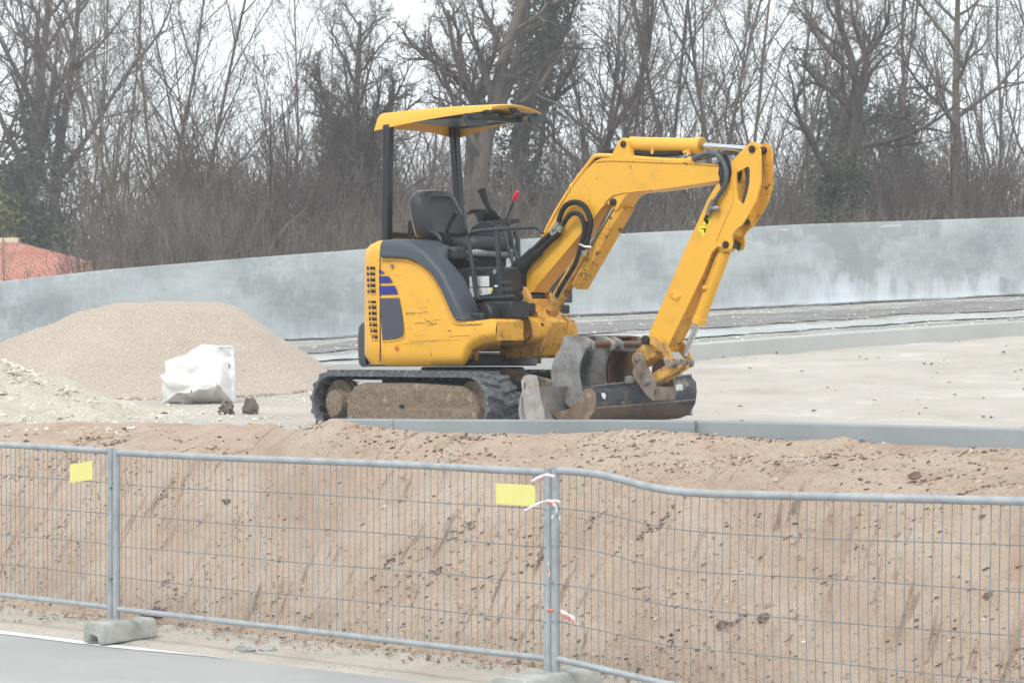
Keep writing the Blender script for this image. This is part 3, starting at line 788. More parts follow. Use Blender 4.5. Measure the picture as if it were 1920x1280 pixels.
# coupling clamp
cl = MB(); cl.box((0, 0, 0), (.10, .012, .03)); cl.cyl((0, -.03, 0), (0, .03, 0), .007, n=8)
for (pt, z) in ((A, .98), (A, .40)):
    o = cl.build('clamp', m_steel); o.location = (pt.x, pt.y, z); o.rotation_euler = (0, 0, math.atan2(FD.y, FD.x)); o.parent = None
    tag(o, 'steel coupling clamp %s on the paired posts at the left concrete foot' % ('high up' if z > .7 else 'low down'), 'clamp')
def foot(loc, rz, label, L=.46, W=.20, H=.135):
    m = MB(); m.prism([(-W/2, 0), (-.045, 0), (-.030, .045), (.0, .055), (.030, .045), (.045, 0), (W/2, 0), (W/2 - .008, H * .8), (W/2 - .03, H), (-W/2 + .03, H), (-W/2 + .008, H * .8)], -L/2, L/2)
    m.v = [(x * (1 - .10 * max(0, y / L * 2)), y, z * (1 - .06 * max(0, (y / L * 2 - .7) / .3))) for x, y, z in m.v]
    o = m.build('concrete_block', m_block, bevel=.012); o.location = loc; o.rotation_euler = (0, 0, rz); tag(o, label, 'concrete block'); return o
foot((A.x + .055, A.y - .03, .012), R(-39), 'pale concrete block with a notch in its end carrying the left pair of fence posts')
foot((B.x - .02, B.y - .0, .012), R(-39), 'pale concrete block at the bottom edge of the picture under the taped posts', .66, .26)
sp = MB(); sp.prism([(-.09, 0), (.09, 0), (.10, .05), (.03, .062), (.012, .10), (-.02, .10), (-.05, .06), (-.10, .045)], -.05, .05)
o = sp.build('concrete_fragment', m_block, bevel=.01); q = B + FD * .42; o.location = (q.x, q.y, .012); tag(o, 'small grey concrete fragment under the bent fence panel', 'fragment')
def sign(u0, u1, v0, v1, Yc, label, skew=0):
    m = MB()
    t_ = ((u0 + u1) / 2 - CX) / F
    # on the fence line
    k = (A.x - t_ * A.y) / (t_ * FD.y - FD.x); c = A + FD * k
    w = (u1 - u0) / F * c.y / abs(FD.x) * .5
    z0, z1 = ZC + (HY - v1) / F * c.y, ZC + (HY - v0) / F * c.y
    m.prism([(-w, z0), (w, z0 + skew), (w, z1 + skew), (-w, z1)], -.030, -.026)
    o = m.build('warning_plate', m_sign, bevel=.0015, seg=1); o.location = (c.x, c.y, 0); o.rotation_euler = (0, 0, math.atan2(FD.y, FD.x)); tag(o, label, 'sign')
    return o
sign(133, 184, 871, 906, 0, 'blank faded yellow plate on the left fence panel', .03)
sign(936, 1010, 907, 946, 0, 'larger blank yellow plate on the middle fence panel beside the taped posts', .0)
# barrier tape, shreds tied round the posts
m_tw = simple('white_tape', srgb(222, 222, 224), srgb(238, 236, 236), 20, .5)
m_tr = simple('orange_tape', srgb(226, 92, 50), srgb(236, 130, 90), 20, .5)
def ribbon(pts, w, mat, name, parent):
    P = smooth_path(pts, 6); m = MB()
    def fn(i, j):
        p = P[i]; tw_ = math.sin(i * .7) * .8
        side = Vector((math.sin(tw_) * .6, .1, math.cos(tw_))).normalized()
        return p + side * (w * (j - .5)) + Vector((0, -.002 * j, 0))
    m.grid(fn, len(P), 2); o = m.build(name, mat, parent, smooth=180, fix=False)
    so = o.modifiers.new('solid', 'SOLIDIFY'); so.thickness = .0012; return o
def tp(u, v, dy=-.06): return px(u, v, 12.08 + dy)
tape = empty('barrier_tape', (0, 0, 0)); tag(tape, 'torn white and orange barrier tape knotted round the middle pair of fence posts', 'barrier tape')
ribbon([tp(995, 902, .1), tp(1008, 896), tp(1024, 890), tp(1040, 893)], .018, m_tw, 'white_strip', tape)
ribbon([tp(1010, 905, .08), tp(1019, 896, .05), tp(1030, 891, .04)], .008, m_tr, 'orange_strip', tape)
ribbon([tp(982, 957, .08), tp(1000, 948), tp(1020, 940), tp(1045, 939), tp(1052, 945)], .016, m_tw, 'white_strip', tape)
ribbon([tp(1018, 938), tp(1034, 943), tp(1046, 938)], .010, m_tr, 'orange_strip', tape)
ribbon([tp(1036, 942), tp(1044, 954), tp(1038, 966), tp(1034, 972)], .014, m_tw, 'white_strip', tape)
ribbon([tp(1040, 944), tp(1046, 958), tp(1050, 974)], .012, m_tw, 'white_strip', tape)
ribbon([tp(1024, 990, .03), tp(1027, 1000, .03), tp(1026, 1014, .02)], .028, m_tr, 'orange_strip', tape)
ribbon([tp(1027, 1012, .03), tp(1028, 1050, .02), tp(1030, 1080)], .012, m_tw, 'white_strip', tape)
ribbon([tp(1028, 1066), tp(1029, 1080)], .010, m_tr, 'orange_strip', tape)
ribbon([tp(1026, 1143), tp(1037, 1144)], .018, m_tr, 'orange_strip', tape)
ribbon([tp(1052, 1146), tp(1066, 1152), tp(1076, 1160), tp(1084, 1172)], .022, m_tw, 'white_strip', tape)
ribbon([tp(1054, 1152), tp(1068, 1160), tp(1076, 1168)], .010, m_tr, 'orange_strip', tape)
m_ear = bucket_mat('dusty_ear_steel', srgb(112, 102, 94), srgb(150, 138, 126), srgb(92, 72, 58), .3)
m_mudplate = bucket_mat('muddy_rust_steel', srgb(104, 88, 78), srgb(138, 120, 104), srgb(168, 152, 128), .35, 9)
# ------------------------------------------------------------------ excavator
GZ = 1.225
C = Vector(((886 - CX) / F * 17.6, 17.6, GZ))
HU, HL = R(-42), R(-47)
def frame(h):
    f = Vector((math.cos(h), math.sin(h), 0)); l = Vector((-math.sin(h), math.cos(h), 0))
    def M(u, v, y):                         # pixel -> machine coordinates on the plane at lateral offset y
        d = Vector(((u - CX) / F, 1, (HY - v) / F)); O = Vector((0, 0, ZC)) - C
        t = (y - O.dot(l)) / d.dot(l); p = O + d * t
        return Vector((p.dot(f), y, p.z))
    def MX(u, v, x):                        # ... on the transverse plane at x
        d = Vector(((u - CX) / F, 1, (HY - v) / F)); O = Vector((0, 0, ZC)) - C
        t = (x - O.dot(f)) / d.dot(f); p = O + d * t
        return Vector((x, p.dot(l), p.z))
    return f, l, M, MX
fU, lU, M, MX = frame(HU); fL, lL, ML, MXL = frame(HL)
EX = empty('mini_excavator', C, HU)
tag(EX, 'yellow tracked mini excavator with an open canopy, parked with its arm folded down', 'excavator')
DL = HL - HU
def lower(mb, name, mat, parent=EX, **k):
    return mb.build(name, mat, parent, rotz=(DL if parent is EX else None), **k)
def proj(x, y, z=0):
    p = C + fU * x + lU * y; return CX + F * p.x / p.y, p.y
def zof(v, Y): return ZC + (HY - v) / F * Y - GZ
def pl(lst, y, conv=None, fr=None):         # list of pixels -> [(x, z)] on plane y
    fr = fr or M; out = []
    for q in lst:
        u, v = conv(*q) if conv else q
        p = fr(u, v, y); out.append((p.x, p.z))
    return out
c1 = lambda a, b: (560 + a / 3.2, 400 + b / 3.2)
c2 = lambda a, b: (680 + a / 3.88, 170 + b / 3.88)
c3 = lambda a, b: (940 + a / 3.2, 240 + b / 3.2)
c4 = lambda a, b: (900 + a / 4.174, 560 + b / 4.174)
c7 = lambda a, b: (860 + a / 4.74, 350 + b / 4.74)
c8 = lambda a, b: (670 + a / 4.74, 430 + b / 4.74)
cg = lambda a, b: (1120 + a / 5.332, 240 + b / 5.332)
ch = lambda a, b: (1150 + a / 6.4, 600 + b / 6.4)

# --- upper body shell: columns along the plan outline
YS, RT = -.74, .835
xa = -math.sqrt(RT * RT - YS * YS)
plan = []                                   # (x, y, nx, ny)
xf = .93
for i in range(44): plan.append((xf + (xa - xf) * i / 43, YS, 0, -1))
a0 = math.atan2(YS, xa); a1 = -math.atan2(-YS, xa) - 2 * PI
a0 = math.atan2(YS, xa); span = 2 * (PI - abs(a0))
for i in range(1, 61):
    a = a0 - span * i / 60; plan.append((RT * math.cos(a), RT * math.sin(a), math.cos(a), math.sin(a)))
VB = [(684, 683), (700, 685), (866, 685), (870, 670), (880, 654), (900, 643), (936, 637), (945, 636)]
VM = [(716, 482), (740, 482), (770, 484), (795, 494), (815, 513), (832, 540), (846, 572), (853, 590), (860, 600), (897, 601)]
VT = [(716, 450), (745, 448), (775, 456), (797, 469), (818, 490), (837, 514), (849, 540), (860, 562), (867, 582), (872, 594), (880, 599), (897, 600.5)]
VY = [(897, 601), (925, 597), (933, 604), (938, 612)]
tang = min(range(44, 80), key=lambda i: proj(plan[i][0], plan[i][1])[0])
cols = []
for i, (x, y, nx, ny) in enumerate(plan):
    u, Y = proj(x, y)
    if i > tang: Y = proj(plan[tang][0], plan[tang][1])[1]; u = 690
    zb = zof(interp(u, VB), Y)
    if u >= 716 and i <= tang:
        zm = zof(interp(u, VM if u < 897 else VY), Y); zt = zof(interp(u, VT), Y) if u < 896 else None
    else:
        zm = None; zt = None
    cols.append([x, y, nx, ny, u, zb, zm, zt, Y])
ZT = zof(449, proj(plan[43][0], plan[43][1])[1])
zb_t = cols[50][5]
for c in cols:
    if c[6] is None: c[5] = zb_t; c[6] = ZT
def shell(c, z, off=0.0):
    return Vector((c[0] + c[2] * off, c[1] + c[3] * off, z))
yb = MB(); NY = 16
yc = [c for c in cols]
def yfn(i, j):
    c = yc[i]; zb, zm = c[5], c[6]; capped = c[4] < 716 or i > 43 + 20
    isarc = c[7] is None and c[4] < 716
    t = j / (NY - 1)
    if isarc:
        # tail: rounds over at the top
        if t < .72: z = zb + (ZT - .11 - zb) * t / .72; off = 0
        else:
            a = (t - .72) / .28 * PI / 2; z = ZT - .11 + .11 * math.sin(a); off = -.15 * (1 - math.cos(a))
    else:
        z = zb + (zm - zb) * t; off = .012 * math.sin(PI * t)
    off -= .045 * max(0, 1 - (z - zb) / .06) ** 2
    return shell(c, z, off)
yb.grid(yfn, len(yc), NY)
# bottom closing sheet
n = len(yc); bidx = [i * NY for i in range(n)]; yb.f.append(tuple(bidx))
cover = yb.build('engine_cover', m_yel, EX, smooth=50)
# roof of tail (fan)
rf = MB(); ring = [yfn(i, NY - 1) for i in range(n) if yc[i][7] is None and yc[i][4] < 716]
ring = [Vector((p.x, p.y, p.z)) for p in ring]
rf.v = [tuple(p) for p in ring] + [(-.22, -.6, ring[0].z), (-.22, .6, ring[0].z)]
rf.f = [tuple(range(len(rf.v)))[::-1]] if False else [tuple(list(range(len(ring))) + [len(ring) + 1, len(ring)])]
rf.build('tail_hood', m_yel, EX)
# seam between tail cover and side cover
sm = MB()
ci = min(range(30, 60), key=lambda i: abs(yc[i][4] - 714.5))
sm.tube([shell(yc[ci], yc[ci][5] + .02 + (ZT - .16 - yc[ci][5]) * t / 20, .0035) for t in range(21)], .0045, 6)
sm.build('panel_seam', m_dkhole, EX)
def MC(u, v, off=.0):                        # pixel -> on the curved side of the body
    best = None
    for i in range(tang):
        a, b = cols[i], cols[i + 1]
        if (a[4] - u) * (b[4] - u) <= 0 and a[4] != b[4]:
            t = (u - a[4]) / (b[4] - a[4]); x = a[0] + (b[0]-a[0])*t; y = a[1] + (b[1]-a[1])*t; Y = a[8] + (b[8]-a[8])*t
            nx = a[2] + (b[2]-a[2])*t; ny = a[3] + (b[3]-a[3])*t
            return Vector((x + nx * off, y + ny * off, zof(v, Y)))
    c = cols[0] if u > 800 else cols[tang]; return shell(c, zof(v, c[8]), off)
# fender
fd = MB(); fc = [c for c in cols if c[7] is not None]; NF = 14
def ffn(i, j):
    c = fc[i]; zm, zt = c[6], c[7]; h = max(zt - zm, .002)
    s = min(1, max(0, (880 - c[4]) / 20) + .12)
    if j == 0: return shell(c, zm - .004, .004)
    if j == 1: return shell(c, zm - .004, .03 * s)
    if j == 2: return shell(c, zm + .012 * s, .042 * s)
    t = (j - 3) / (NF - 4); a = t * PI / 2
    # flat-ish outer band then a rounded shoulder
    if t < .45: z = zm + h * (.06 + .50 * t / .45); off = .042 * s - .02 * t
    else:
        b = (t - .45) / .55 * PI / 2; z = zm + h * (.56 + .44 * math.sin(b)); off = .033 * s - .05 * (1 - math.cos(b))
    return shell(c, z, off)
fd.grid(ffn, len(fc), NF)
# inward roof of the fender
nf = len(fc)
def rfn(i, j):
    p = ffn(i, NF - 1); t = j / 5
    k = min(1, max(0, (p.z - 1.36) / .10)); yi = -.545 + .265 * k
    if fc[i][4] > 880: yi = p.y + .02
    return Vector((p.x, p.y + (yi - p.y) * t, p.z + .006 * math.sin(PI * t) - (.03 * t ** 3 if k < .5 else 0)))
fd.grid(rfn, nf, 6)
fd.grid(lambda i, j: Vector((rfn(i, 5).x, rfn(i, 5).y, rfn(i, 5).z + (.8 - rfn(i, 5).z) * j)), nf, 2)
fd.build('side_fender', m_dark, EX, smooth=55)
# front closing plates
fp = MB(); c0 = cols[0]; fp.add([(c0[0], c0[1], c0[5]), (c0[0], -.45, c0[5]), (c0[0], -.45, c0[6]), (c0[0], c0[1], c0[6])], [(0,1,2,3)])
topn = [c for c in cols if c[4] > 896]
fp.grid(lambda i, j: Vector((topn[i][0], topn[i][1] + (.29) * j, topn[i][6])), len(topn), 2)
fp.build('cover_ledge', m_yel2, EX)
# raised lip around the yellow panel
lp2 = MB(); lip = [MC(u, v, .010) for u, v in [(717, 486), (745, 487), (768, 489), (790, 500), (808, 520), (824, 545), (838, 577), (846, 596), (856, 606), (880, 607), (905, 606)]]
lp2.tube(smooth_path(lip, 5), .008, 6); lp2.build('cover_lip', m_yel, EX, smooth=180)
# grille
gr = MB(); gs = MB()
rows = [(85,160,330,362,85,160),(87,160,383,412,0,0),(89,161,435,467,0,0),(91,163,485,516,0,0),(93,165,536,568,0,0),
        (99,168,632,660,0,0),(102,171,680,712,0,0),(104,173,733,763,0,0),(106,175,783,814,0,0),(110,178,836,866,0,0),(118,180,888,920,0,0),(133,183,942,975,0,0)]
def cpatch(mb, quad, off, nseg=4):
    (a, b, c_, d) = [c8(*q) for q in quad]    # a tl, b tr, c br, d bl
    for k in range(nseg):
        t0, t1 = k / nseg, (k + 1) / nseg
        L = lambda p, q, t: (p[0] + (q[0]-p[0])*t, p[1] + (q[1]-p[1])*t)
        mb.add([MC(*L(a, b, t0), off), MC(*L(a, b, t1), off), MC(*L(d, c_, t1), off), MC(*L(d, c_, t0), off)], [(0,1,2,3)])
for ri, (x0, x1, y0, y1, _, _) in enumerate(rows):
    if ri in (0, 5): gr = MB()
    cpatch(gr, [(x0, y0), (x1, y0 + 3), (x1, y1 + 2), (x0, y1)], .003)
    p = [MC(*c8(x0 - 4, y1 + 4), .004), MC(*c8((x0 + x1) / 2, y1 + 5), .006), MC(*c8(x1 + 3, y1 + 6), .004)]
    gs.tube(p, .0055, 5)
    if ri in (4, 11): gr.build('air_grille', m_dkhole, EX, smooth=0, fix=False)
    for fx in (.36,):
        xx = x0 + (x1 - x0) * fx
        gs.tube([MC(*c8(xx, y0 - 2), .005), MC(*c8(xx, y1 + 2), .005)], .004, 4)
pass; gs.build('grille_slats', m_yelc, EX, smooth=60)
# decals
def curvepoly(px_list, off, mat, name, rows_=1):
    pts = [MC(*c8(*q), off) for q in px_list]; m = MB(); m.add(pts, [tuple(range(len(pts)))]); return m.build(name, mat, EX, smooth=0, fix=False)
curvepoly([(203, 357), (222, 362), (242, 377), (256, 392), (203, 390)], .0155, m_blue, 'blue_stripe')
curvepoly([(204, 418), (285, 414), (308, 440), (328, 474), (206, 478)], .0155, m_blue, 'blue_stripe')
curvepoly([(206, 504), (344, 500), (362, 538), (376, 578), (209, 583)], .0155, m_blue, 'blue_stripe')
curvepoly([(212, 616), (386, 612), (404, 700), (420, 800), (427, 900), (422, 935), (400, 958), (340, 976), (236, 984), (222, 800)], .0155, m_navy, 'dark_panel')
fr = MB(); fr.tube(smooth_path([MC(*c8(*q), .008) for q in [(214, 606), (300, 606), (392, 603), (412, 700), (428, 800), (436, 905), (428, 945), (400, 970), (330, 990), (236, 996)]], 5), .007, 6)
fr.build('panel_rim', m_yel, EX, smooth=180)
st = MB()
for dx, dy in ((0, 26), (22, 0)):
    a, b = (362 - dx, 1056 - dy), (362 + dx, 1056 + dy); w = 4
    q = [(a[0] - (w if dx == 0 else 0), a[1] - (w if dx else 0)), (b[0] - (w if dx == 0 else 0), b[1] - (w if dx else 0)), (b[0] + (w if dx == 0 else 0), b[1] + (w if dx else 0)), (a[0] + (w if dx == 0 else 0), a[1] + (w if dx else 0))]
    st.add([MC(*c8(*k), .0158 + dy * 1e-5) for k in q], [(0,1,2,3)])
cring = [MC(*c8(362 + 14 * math.cos(k / 14 * 2 * PI), 1056 + 14 * math.sin(k / 14 * 2 * PI)), .0155) for k in range(15)]
st.tube(cring, .0018, 4, False)
st.build('lifting_mark', NT('red_print').out(srgb(206, 70, 30), .5), EX, smooth=0, fix=False)
sc = MB(); rs_ = random.Random(5)
def scratch(x0, y0, x1, y1, w=1.0):
    n = 7; P = [(x0 + (x1-x0)*t/n, y0 + (y1-y0)*t/n + rs_.uniform(-3, 3)) for t in range(n + 1)]
    for k in range(n):
        wa = w * rs_.uniform(.2, 1.6); (a, b), (c_, d) = P[k], P[k+1]
        sc.add([MC(*c8(a, b - wa), .0158), MC(*c8(c_, d - wa), .0158), MC(*c8(c_, d + wa), .0158), MC(*c8(a, b + wa), .0158)], [(0,1,2,3)])
for q in [(440, 745, 640, 735, 2.2), (440, 760, 520, 755, 1.2), (520, 832, 700, 826, 1.8), (600, 790, 690, 850, 2.5), (620, 815, 760, 802, 1.2), (640, 852, 720, 835, 2.6), (355, 1024, 600, 1016, 1), (450, 1000, 700, 990, 1.6),
          (640, 990, 930, 978, 1.8), (830, 950, 1010, 943, 1.5), (520, 945, 620, 935, 1.1), (450, 878, 500, 880, 1), (560, 700, 640, 690, .9), (520, 650, 620, 664, .8), (470, 330, 540, 380, 1.2), (590, 1150, 590, 1180, 2.4), (756, 1150, 758, 1180, 2), (240, 280, 330, 288, 1.3), (1060, 870, 1075, 920, 2.5), (1120, 940, 1180, 960, 3), (700, 1165, 900, 1155, 1.2)]: scratch(*q)
sc.build('scuff_marks', NT('scuff_dark').out(srgb(120, 92, 40), .7), EX, smooth=0, fix=False)
lk = MB(); lk.cyl(MC(*c8(318, 327), .006), MC(*c8(318, 327), .022), .014, n=14); lk.build('cover_lock', m_steel, EX)
# counterweight bumper
cw = MB(); CWN = 40
def cfn(i, j):
    a = R(-150) + R(-170) * i / (CWN - 1) * 1.0; a = R(-136 - 88 * i / (CWN - 1))
    z0 = .505; z1 = zof(606, 17.9)
    prof_ = [(.80, z0 + .03), (.86, z0 + .0), (.885, z0 + .03), (.892, z0 + .15), (.893, z1 - .12), (.885, z1 - .03), (.86, z1), (.80, z1)]
    r, z = prof_[j]; e = min(1, min(i, CWN - 1 - i) / 2); r = .80 + (r - .80) * (.3 + .7 * math.sin(e * PI / 2))
    return Vector((r * math.cos(a), r * math.sin(a), z))
cw.grid(cfn, CWN, 8); cw.build('counterweight', m_dark, EX, smooth=50)

# --- platform, tank box, swing frame
fx = M(963, 580, -.42).x
def slab_z(mb, plan_, z0, z1):
    n = len(plan_); mb.add([(x, y, z0) for x, y in plan_] + [(x, y, z1) for x, y in plan_], [tuple(range(n))[::-1], tuple(range(n, 2*n))] + [(i, (i+1) % n, n + (i+1) % n, n + i) for i in range(n)])
dk = MB(); slab_z(dk, [(-.25, -.43), (fx, -.43), (fx, -.17), (fx - .22, -.12), (fx - .22, .48), (-.25, .48)], .915, .985); dk.build('floor_plate', m_black, EX, bevel=.012)
rfm = MB(); rfm.box((-.10, .0, .575), (.75, 1.0, .09)); rfm.cyl((0, 0, .515), (0, 0, .60), .50, n=40); rfm.build('revolving_frame', m_black, EX, bevel=.01)
und = MB(); und.box((.02, -.04, .77), (.62, .95, .28)); und.build('frame_housing', m_black, EX, bevel=.02)
fb = MB(); fb.box((.42, -.55, .84), (.62, .26, .14)); fb.build('side_filler', m_black, EX, bevel=.02)
# black step box at front-right below the floor
sb = MB(); sb.cyl(M(*c1(1110, 610), -.62), M(*c1(1190, 612), -.50), .085, n=20); sb.box(M(*c1(1240, 590), -.45) + Vector((0, 0, .01)), (.30, .20, .13)); sb.build('step_block', m_black, EX, bevel=.015)
# yellow swing motor housing + drum
sw = MB(); a = M(*c1(1215, 700), -.40)
sw.prism(pl([(1190, 650), (1330, 612), (1372, 640), (1392, 690), (1390, 745), (1360, 775), (1195, 790)], -.30, c1), -.30, .25)
sw.build('swing_housing', m_yel2, EX, bevel=.015)
rm = MB(); rm.tube(smooth_path([M(*c1(*q), -.31) for q in [(1335, 625), (1345, 700), (1340, 770)]], 5), .008, 6); rm.tube(smooth_path([M(*c1(*q), -.31) for q in [(1300, 612), (1372, 632), (1392, 690), (1390, 740), (1350, 778)]], 5), .011, 6)
rm.build('housing_weld', simple('rust_brown', srgb(96, 60, 40), srgb(140, 92, 56), 30, .8), EX, smooth=180)
# bracket corner above the swing rod, bolts and hose loop
cb = MB(); cb.prism(pl([(1060, 672), (1160, 660), (1204, 700), (1204, 752), (1120, 762), (1060, 800)], -.60, c1), -.62, -.40); cb.build('corner_casting', m_yel2, EX, bevel=.012)
hl = MB(); hl.tube(smooth_path([M(*c1(*q), -.63) for q in [(1150, 640), (1150, 680), (1170, 694), (1192, 680), (1196, 645)]], 6), .010, 8); hl.build('short_hose', m_hose, EX)
# swing cylinder
sc_ = MB(); sc_.cyl(M(*c1(985, 835), -.52), M(*c1(1062, 835), -.42), .052, n=24); sc_.cyl(M(*c1(1050, 835), -.43), M(*c1(1068, 833), -.42), .062, n=24)
swc = sc_.build('swing_cylinder', m_yel2, EX, bevel=.004)
sr = MB(); sr.cyl(M(*c1(1062, 833), -.42), M(*c1(1205, 832), -.28), .022, n=20); sr.build('rod', m_chrome, swc)
# swing bracket (two curved cheeks and the post between)
BK = [(1300, 450), (1312, 438), (1334, 434), (1356, 444), (1372, 470), (1386, 520), (1400, 560), (1428, 590), (1462, 615), (1496, 640), (1502, 680), (1492, 730), (1466, 790), (1440, 850), (1396, 868), (1200, 868), (1195, 812), (1240, 790), (1330, 782), (1375, 768), (1400, 740), (1402, 690), (1392, 640), (1360, 610), (1300, 600), (1290, 570), (1300, 520)]
bk_ = MB(); bk_.prism(pl(BK, -.14, c1), -.14, -.10)
bkt = bk_.build('swing_bracket', m_yel3, EX, bevel=.006)
b2_ = MB(); b2_.prism(pl(BK, -.14, c1), .10, .14); b2_.build('bracket_cheek', m_yel2, bkt, bevel=.006)
pp = pl([(1395, 600), (1440, 600), (1490, 650), (1480, 740), (1430, 850), (1250, 862), (1240, 800), (1380, 775), (1410, 700)], -.14, c1)
b3_ = MB(); b3_.prism(pp, -.10, .10); 
pv = M(*c1(1440, 770), 0); b3_.cyl((pv.x - .03, 0, .58), (pv.x - .03, 0, 1.02), .10, n=28); b3_.build('bracket_post', m_yel2, bkt, bevel=.005)
def pin(parent, p, y0, y1, r=.028, name='pivot_pin'):
    m = MB(); m.cyl((p.x, y0, p.z), (p.x, y1, p.z), r, n=20); m.cyl((p.x, y0 - .004, p.z), (p.x, y0 + .003, p.z), r * .55, n=12); return m.build(name, m_pin, parent, bevel=.003)
pin(bkt, M(*c1(1330, 500), -.14), -.165, .16, .032); pin(bkt, M(*c1(1455, 676), -.14), -.165, .16, .028)
tc_ = MB(); tc_.box((pv.x - .06, 0, .99), (.16, .19, .05)); tc_.build('bracket_cap', m_yel3, bkt, bevel=.01)

# --- boom
w = .17
BO = [(170, 985), (140, 935), (150, 880), (195, 770), (262, 640), (330, 520), (400, 400), (452, 320), (505, 255), (560, 200), (600, 182), (655, 178),
      (672, 140), (702, 88), (716, 72), (738, 66), (758, 78), (762, 110), (775, 160), (800, 190), (930, 198), (1120, 205), (1250, 216), (1330, 226), (1338, 250), (1338, 300), (1310, 316), (1130, 344), (980, 366), (880, 378), (800, 384), (770, 392), (740, 415), (715, 455), (695, 492), (672, 486), (655, 462), (630, 452), (600, 480), (540, 560), (480, 632), (400, 726), (300, 845), (212, 948), (190, 985)]
bm_ = MB(); bm_.prism(pl(BO, -w/2, c3), -w/2, w/2)
boom = bm_.build('boom', m_yel, EX, bevel=.006)
# edge flanges (weld ribs) on boom
fl_ = MB(); fl_.tube(smooth_path([M(*c3(*q), -w/2 - .002) for q in [(560, 204), (640, 196), (800, 200), (930, 206), (1120, 212), (1300, 226)]], 4), .006, 6)
fl_.tube(smooth_path([M(*c3(*q), -w/2 - .002) for q in [(620, 452), (660, 415), (700, 396), (780, 384), (900, 373)]], 4), .006, 6)
fl_.build('weld_bead', m_yel2, boom, smooth=180)
pin(boom, M(*c3(734, 98), -w/2), -w/2 - .012, w/2 + .012, .024)
pin(boom, M(*c3(674, 446), -w/2), -w/2 - .016, w/2 + .016, .028)
# boom foot boss
bf = MB(); q = M(*c1(1345, 500), -.10); bf.cyl((q.x, -.095, q.z), (q.x, .095, q.z), .055, n=24); bf.build('foot_boss', m_black, boom, bevel=.004)
# rigid pipes along the top of the boom
pi_ = MB()
for dy, dv in ((-.072, 0), (-.045, -6)):
    path = [M(*c3(a, b + dv), dy) for a, b in [(258, 640), (330, 500), (430, 342), (500, 248), (548, 186), (572, 170), (620, 168), (700, 172), (850, 186), (1000, 196), (1140, 200)]]
    pi_.tube(smooth_path(path, 5), .013, 10)
pi_.build('rigid_pipe', m_yelc, boom, smooth=180)
cl2 = MB()
for (a, b) in ((428, 352), (258, 642), (1130, 196)):
    p = M(*c3(a, b), -.06); cl2.ball(p, .030, 10, 6, (1, .9, 1))
cl2.build('pipe_clamp', m_yelc, boom, smooth=180)
hb = MB(); hb.tube(smooth_path([M(*c3(*q), -.02) for q in [(480, 290), (520, 220), (600, 160), (680, 138), (755, 130), (790, 148), (880, 158), (1000, 156), (1085, 148)]], 5), .020, 10)
hb.build('boom_hose', m_hose, boom, smooth=180)
# hose bundle running down to the swing post
h1 = MB()
h1.tube(smooth_path([M(*c3(*q), -.10) for q in [(330, 600), (262, 672), (190, 745), (120, 812), (85, 870), (82, 930), (96, 975)]], 6), [.024]*6 + [.030]*6 + [.038]*6 + [.055]*6 + [.066]*6 + [.055]*6 + [.04], 12)
h1.tube(smooth_path([M(*c3(*q), -.125) for q in [(350, 630), (300, 672), (225, 745), (150, 815), (110, 870), (110, 940), (120, 980)]], 6), [.020]*6 + [.022]*6 + [.03]*6 + [.04]*6 + [.05]*6 + [.045]*6 + [.035], 12)
h1.build('hose_bundle', m_hose, boom, smooth=180)
h2 = MB()
h2.tube(smooth_path([M(*c3(*q), -.13) for q in [(345, 560), (362, 505), (392, 462), (440, 446), (488, 462), (522, 510), (537, 575), (524, 640), (512, 700)]], 6), .021, 10); h2.build('looped_hose', m_hose, boom, smooth=180)
h2 = MB()
h2.tube(smooth_path([M(*c3(*q), -.145) for q in [(368, 585), (395, 540), (430, 512), (468, 520), (492, 560), (498, 620), (480, 690), (462, 760), (440, 820), (395, 895), (350, 970), (332, 1010)]], 6), .018, 10); h2.build('looped_hose', m_hose, boom, smooth=180)
h2 = MB(); h2.tube(smooth_path([M(*c3(*q), -.12) for q in [(512, 560), (516, 620), (500, 700), (490, 740)]], 6), .018, 10); h2.build('looped_hose', m_hose, boom, smooth=180)
ft = MB()
for a, b, a2, b2 in ((345, 560, 322, 600), (368, 585, 348, 618), (335, 600, 352, 628), (322, 596, 308, 618), (492, 735, 500, 765), (338, 995, 330, 1015)):
    ft = MB(); ft.cyl(M(*c3(a, b), -.125), M(*c3(a2, b2), -.115), .021, n=8); ft.build('hose_fitting', m_zinc, boom, smooth=30)
ft = MB(); ft.box(M(*c3(332, 612), -.10), (.10, .05, .05), Matrix.Rotation(R(-40), 3, 'Y')); ft.build('fitting_block', m_zinc, boom, smooth=30)
cp = MB(); cp.tube([M(*c3(470, 698), -.16), M(*c3(500, 712), -.165), M(*c3(540, 716), -.14)], .010, 6); cp.build('hose_clip', m_zinc, boom)
dc = MB(); 
# arm cylinder
def cylinder(name, a, b, c_, r, rr, parent, mat=m_yel, capr=1.15, w_ear=.06):
    m = MB(); a, b, c_ = Vector(a), Vector(b), Vector(c_); d = (b - a).normalized()
    m.cyl(a + d * .05, b, r, n=28); m.cyl(b - d * .045, b, r * capr, n=28); m.cyl(a + d * .03, a + d * .07, r * 1.04, n=28)
    m.cyl((a.x, -w_ear, a.z), (a.x, w_ear, a.z), r * .8, n=20)
    o = m.build(name, mat, parent, bevel=.004)
    q = MB(); q.cyl(b - d * .01, c_, rr, n=24); q.build('rod', m_chrome, o)
    q = MB(); q.cyl((c_.x, -w_ear*.8, c_.z), (c_.x, w_ear*.8, c_.z), rr * 1.9, n=20); q.build('rod_eye', mat, o, bevel=.003)
    return o
acyl = cylinder('arm_cylinder', M(*c3(760, 96), 0), M(*c3(1205, 106), 0), M(*c3(1520, 130), 0), .052, .022, boom, m_yelc)
po = MB()
